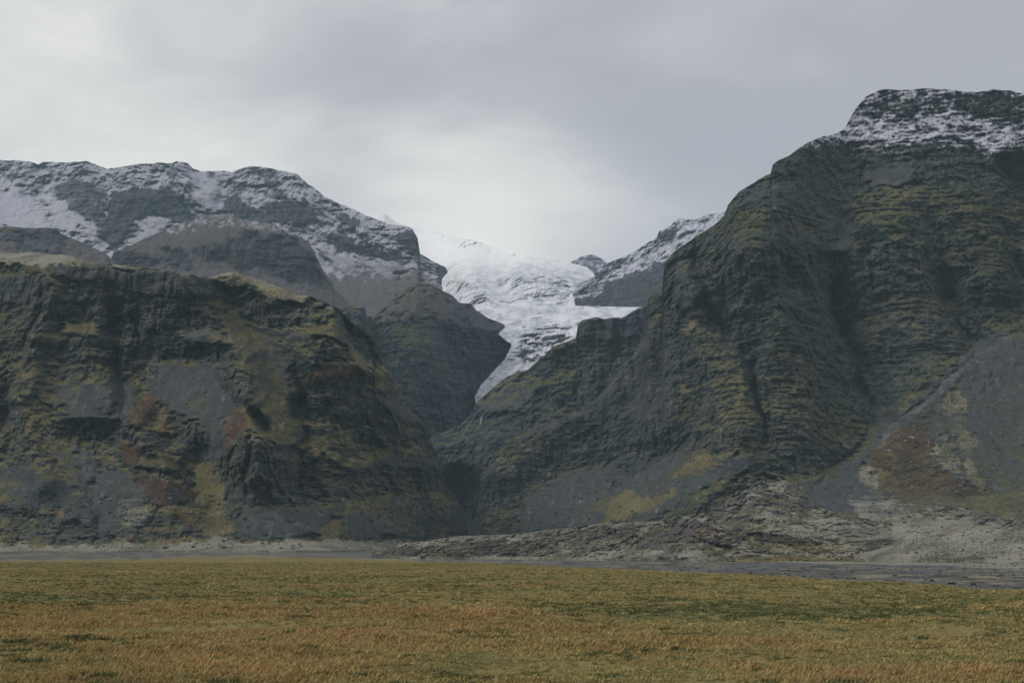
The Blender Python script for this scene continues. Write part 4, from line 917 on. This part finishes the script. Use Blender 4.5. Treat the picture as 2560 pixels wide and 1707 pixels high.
for a in [
  ('moraine_cone', 2062, 1281, 15, 0.75, 'dark square boulder standing alone on the right shoulder of the pale moraine cone'),
  ('mountain_right', 2007, 1180, 9, 0.8, 'grey boulder on the mossy slope just right of the moraine cone summit'),
  ('moraine_cone', 1840, 1240, 12, 0.8, 'dark boulder high on the left flank of the pale moraine cone'),
  ('moraine_cone', 1822, 1262, 8, 0.7, 'small dark boulder lower on the left flank of the pale moraine cone'),
  ('mountain_right', 1789, 1243, 14, 0.55, 'flat grey boulder lying on the scree left of the moraine cone'),
  ('moraine_near', 1549, 1374, 10, 0.7, 'dark stone at the edge of the gravel bed below the long low moraine'),
  ('hill_left', 663, 1334, 16, 0.7, 'dark boulder at the foot of the left bluff beside the pale moss strip'),
  ('hill_left', 620, 1316, 7, 0.8, 'small dark boulder up slope of the largest one under the left bluff'),
  ('hill_left', 729, 1304, 12, 0.6, 'dark low boulder halfway up the grey apron of the left bluff'),
  ('hill_left', 906, 1324, 8, 0.7, 'dark boulder on the lilac gravel fan under the ochre nose, the left of two'),
  ('hill_left', 939, 1322, 7, 0.7, 'dark boulder on the lilac gravel fan under the ochre nose, the right of two'),
  ('hill_left', 513, 1266, 12, 0.6, 'dark boulder in the yellow grass strip of the left bluff'),
]: boulder(*a)
boulder('moraine_near', 1184, 1378, 9, 0.8, 'small pale boulder at the foot of the low moraine beside the gravel bed', bmat2)

# loose rubble on the aprons, the moraines and the river bed
bm = bmesh.new(); bmesh.ops.create_icosphere(bm, subdivisions=1, radius=1)
iv = np.array([v.co[:] for v in bm.verts]); ifc = np.array([[v.index for v in f.verts] for f in bm.faces]); bm.free()
cen = []; rad = []; shade = []
for lay, (xa, xb, ya, yb), cnt, r0, r1_ in (('hill_left', (0, 1200, 1235, 1372), 1500, 0.5, 1.9), ('hill_left', (380, 620, 960, 1150), 160, 0.5, 1.3), ('mountain_right', (1250, 1900, 1130, 1325), 900, 0.5, 1.9),
        ('mountain_right', (1960, 2560, 1000, 1310), 1100, 0.45, 1.6), ('moraine_cone', (1770, 2300, 1180, 1330), 1100, 0.35, 1.5), ('moraine_near', (950, 2250, 1285, 1400), 1500, 0.2, 0.9), ('moraine_far_field', (2260, 2560, 1310, 1400), 500, 0.2, 0.6)):
    u, PYl, Xl, Yl, Zl = LAYERS[lay]
    cx_r = rng.rand(cnt)*(xb-xa)+xa; cy_r = rng.rand(cnt)*(yb-ya)+ya
    dn = fbm(cx_r, cy_r, cx_r*0, 60, 3, off=51)
    for px_, py_, q_ in zip(cx_r, cy_r, dn):
        i = int(np.clip(np.searchsorted(u, px_), 0, len(u)-1)); j = int(np.argmin(np.abs(PYl[:, i]-py_)))
        if q_ < -0.15 or j < 2 or j > PYl.shape[0]-4: continue
        cen.append((Xl[j, i], Yl[j, i], Zl[j, i])); rad.append(r0+(r1_-r0)*rng.rand()**5); shade.append(0)
for k in range(2600):
    y = 175*math.exp(rng.rand()*math.log(480/175.)); x = (rng.rand()*2-1)*0.4*y
    hz_, _, _, g_ = ground_h(np.array([x]), np.array([y]))
    if g_[0] > 0.1: continue
    cen.append((x, y, hz_[0])); rad.append(0.10+0.38*rng.rand()**4); shade.append(1)
cen = np.array(cen); rad = np.array(rad); n_r = len(cen)
RV = iv[None]*(1+0.32*(rng.rand(n_r, len(iv), 1)*2-1))*rad[:, None, None]*(np.array([1.15, 1.0, 0.75])*(0.8+0.4*rng.rand(n_r, 1, 3)))
RV = RV + cen[:, None, :] + np.array([0, 0, 0.12])*rad[:, None, None]
RF = (ifc[None]+np.arange(n_r)[:, None, None]*len(iv)).reshape(-1, 3)
rc = np.array([0.10, 0.108, 0.108])*(0.55+1.3*rng.rand(n_r, 1)**2.2)
rc = np.repeat(np.concatenate([rc, np.ones((n_r, 1))], 1), len(iv), 0)
rmat = newmat('rubble_stone'); ra_ = N('ShaderNodeAttribute', attribute_name='m1'); finish(rmat, ra_.outputs['Color'], 0.95, None, spec=0.05)
o = mesh_obj('rubble', RV.reshape(-1, 3), RF, rmat, False, {'m1': rc})
tag(o, 'loose grey stones scattered over the scree aprons, moraines and river bed', 'rubble', kind='stuff')

# ================================================================== sheep
wool = newmat('wool'); geo = N('ShaderNodeNewGeometry')
finish(wool, mixc(noise(geo.outputs['Position'], 12, 3), (0.6, 0.58, 0.52), (0.82, 0.80, 0.74)), 0.95, spec=0.05)
face_m = newmat('sheep_face'); finish(face_m, (0.55, 0.5, 0.44), 0.9)
def sheep(px, py, rz, label, graze=True):
    p = surf_at('mountain_right', px, py)
    # one continuous body grown by the Skin modifier over a jointed skeleton
    J = [(-0.05, 0, 0.72, .27, .25), (0.28, 0, 0.74, .25, .25), (0.47, 0, 0.80, .19, .20),      # belly, chest, neck root
         (0.62, 0, 0.70 if graze else 0.98, .12, .13), (0.74, 0, 0.45 if graze else 1.10, .085, .10), (0.83, 0, 0.28 if graze else 1.04, .05, .055),
         (-0.38, 0, 0.72, .24, .24), (-0.55, 0, 0.70, .12, .12), (-0.62, 0, 0.52, .04, .04)]
    E = [(0, 1), (1, 2), (2, 3), (3, 4), (4, 5), (0, 6), (6, 7), (7, 8)]
    for s_ in (-1, 1):
        b0 = len(J); J += [(0.30, s_*.13, 0.55, .10, .10), (0.31, s_*.13, 0.30, .045, .045), (0.30, s_*.13, 0.02, .035, .035)]; E += [(1, b0), (b0, b0+1), (b0+1, b0+2)]
        b0 = len(J); J += [(-0.40, s_*.13, 0.52, .12, .12), (-0.50, s_*.13, 0.30, .045, .045), (-0.45, s_*.13, 0.02, .035, .035)]; E += [(6, b0), (b0, b0+1), (b0+1, b0+2)]
        b0 = len(J); h_ = J[4]; J += [(h_[0]-.02, s_*.13, h_[2]+.04, .03, .03)]; E += [(4, b0)]
    me = bpy.data.meshes.new('sheep'); me.from_pydata([j[:3] for j in J], E, []); 
    o = bpy.data.objects.new('sheep', me); col.objects.link(o)
    md = o.modifiers.new('skin', 'SKIN')
    for i, j in enumerate(J): me.skin_vertices[0].data[i].radius = j[3:5]
    me.skin_vertices[0].data[0].use_root = True
    sb = o.modifiers.new('sub', 'SUBSURF'); sb.levels = 1; sb.render_levels = 1
    me.materials.append(wool)
    o.location = p; o.rotation_euler = (0, 0, rz)
    o.scale = (1.25, 1.25, 1.25)
    tag(o, label, 'sheep', 'white sheep grazing on the rust coloured apron'); return o
sheep(2278, 1095, 0.2, 'white sheep in the upper pair on the rust slope, the left one')
sheep(2283, 1095, 2.9, 'white sheep in the upper pair on the rust slope, the right one', False)
sheep(2263, 1103, 3.3, 'white sheep just below and left of the upper pair on the rust slope')
sheep(2235, 1170, 0.5, 'lone white sheep farthest down the rust slope')

# ================================================================== air
hm = newmat('haze_air'); hv = N('ShaderNodeVolumePrincipled')
hv.inputs['Color'].default_value = (0.56, 0.80, 0.90, 1); hv.inputs['Density'].default_value = 6.0e-5; hv.inputs['Anisotropy'].default_value = 0.0
ho_ = N('ShaderNodeOutputMaterial'); L(hv.outputs[0], ho_.inputs['Volume'])
bx0, bx1, by0, by1, bz0, bz1 = -4300, 4300, -2300, 7300, -40, 1700
HVt = [(x, y, z) for x in (bx0, bx1) for y in (by0, by1) for z in (bz0, bz1)]
HF = [(0, 1, 3, 2), (4, 6, 7, 5), (0, 4, 5, 1), (2, 3, 7, 6), (0, 2, 6, 4), (1, 5, 7, 3)]
o = mesh_obj('haze', HVt, HF, hm, False); o['kind'] = 'stuff'; o['label'] = 'thin blue grey air over the whole valley'; o['category'] = 'haze'
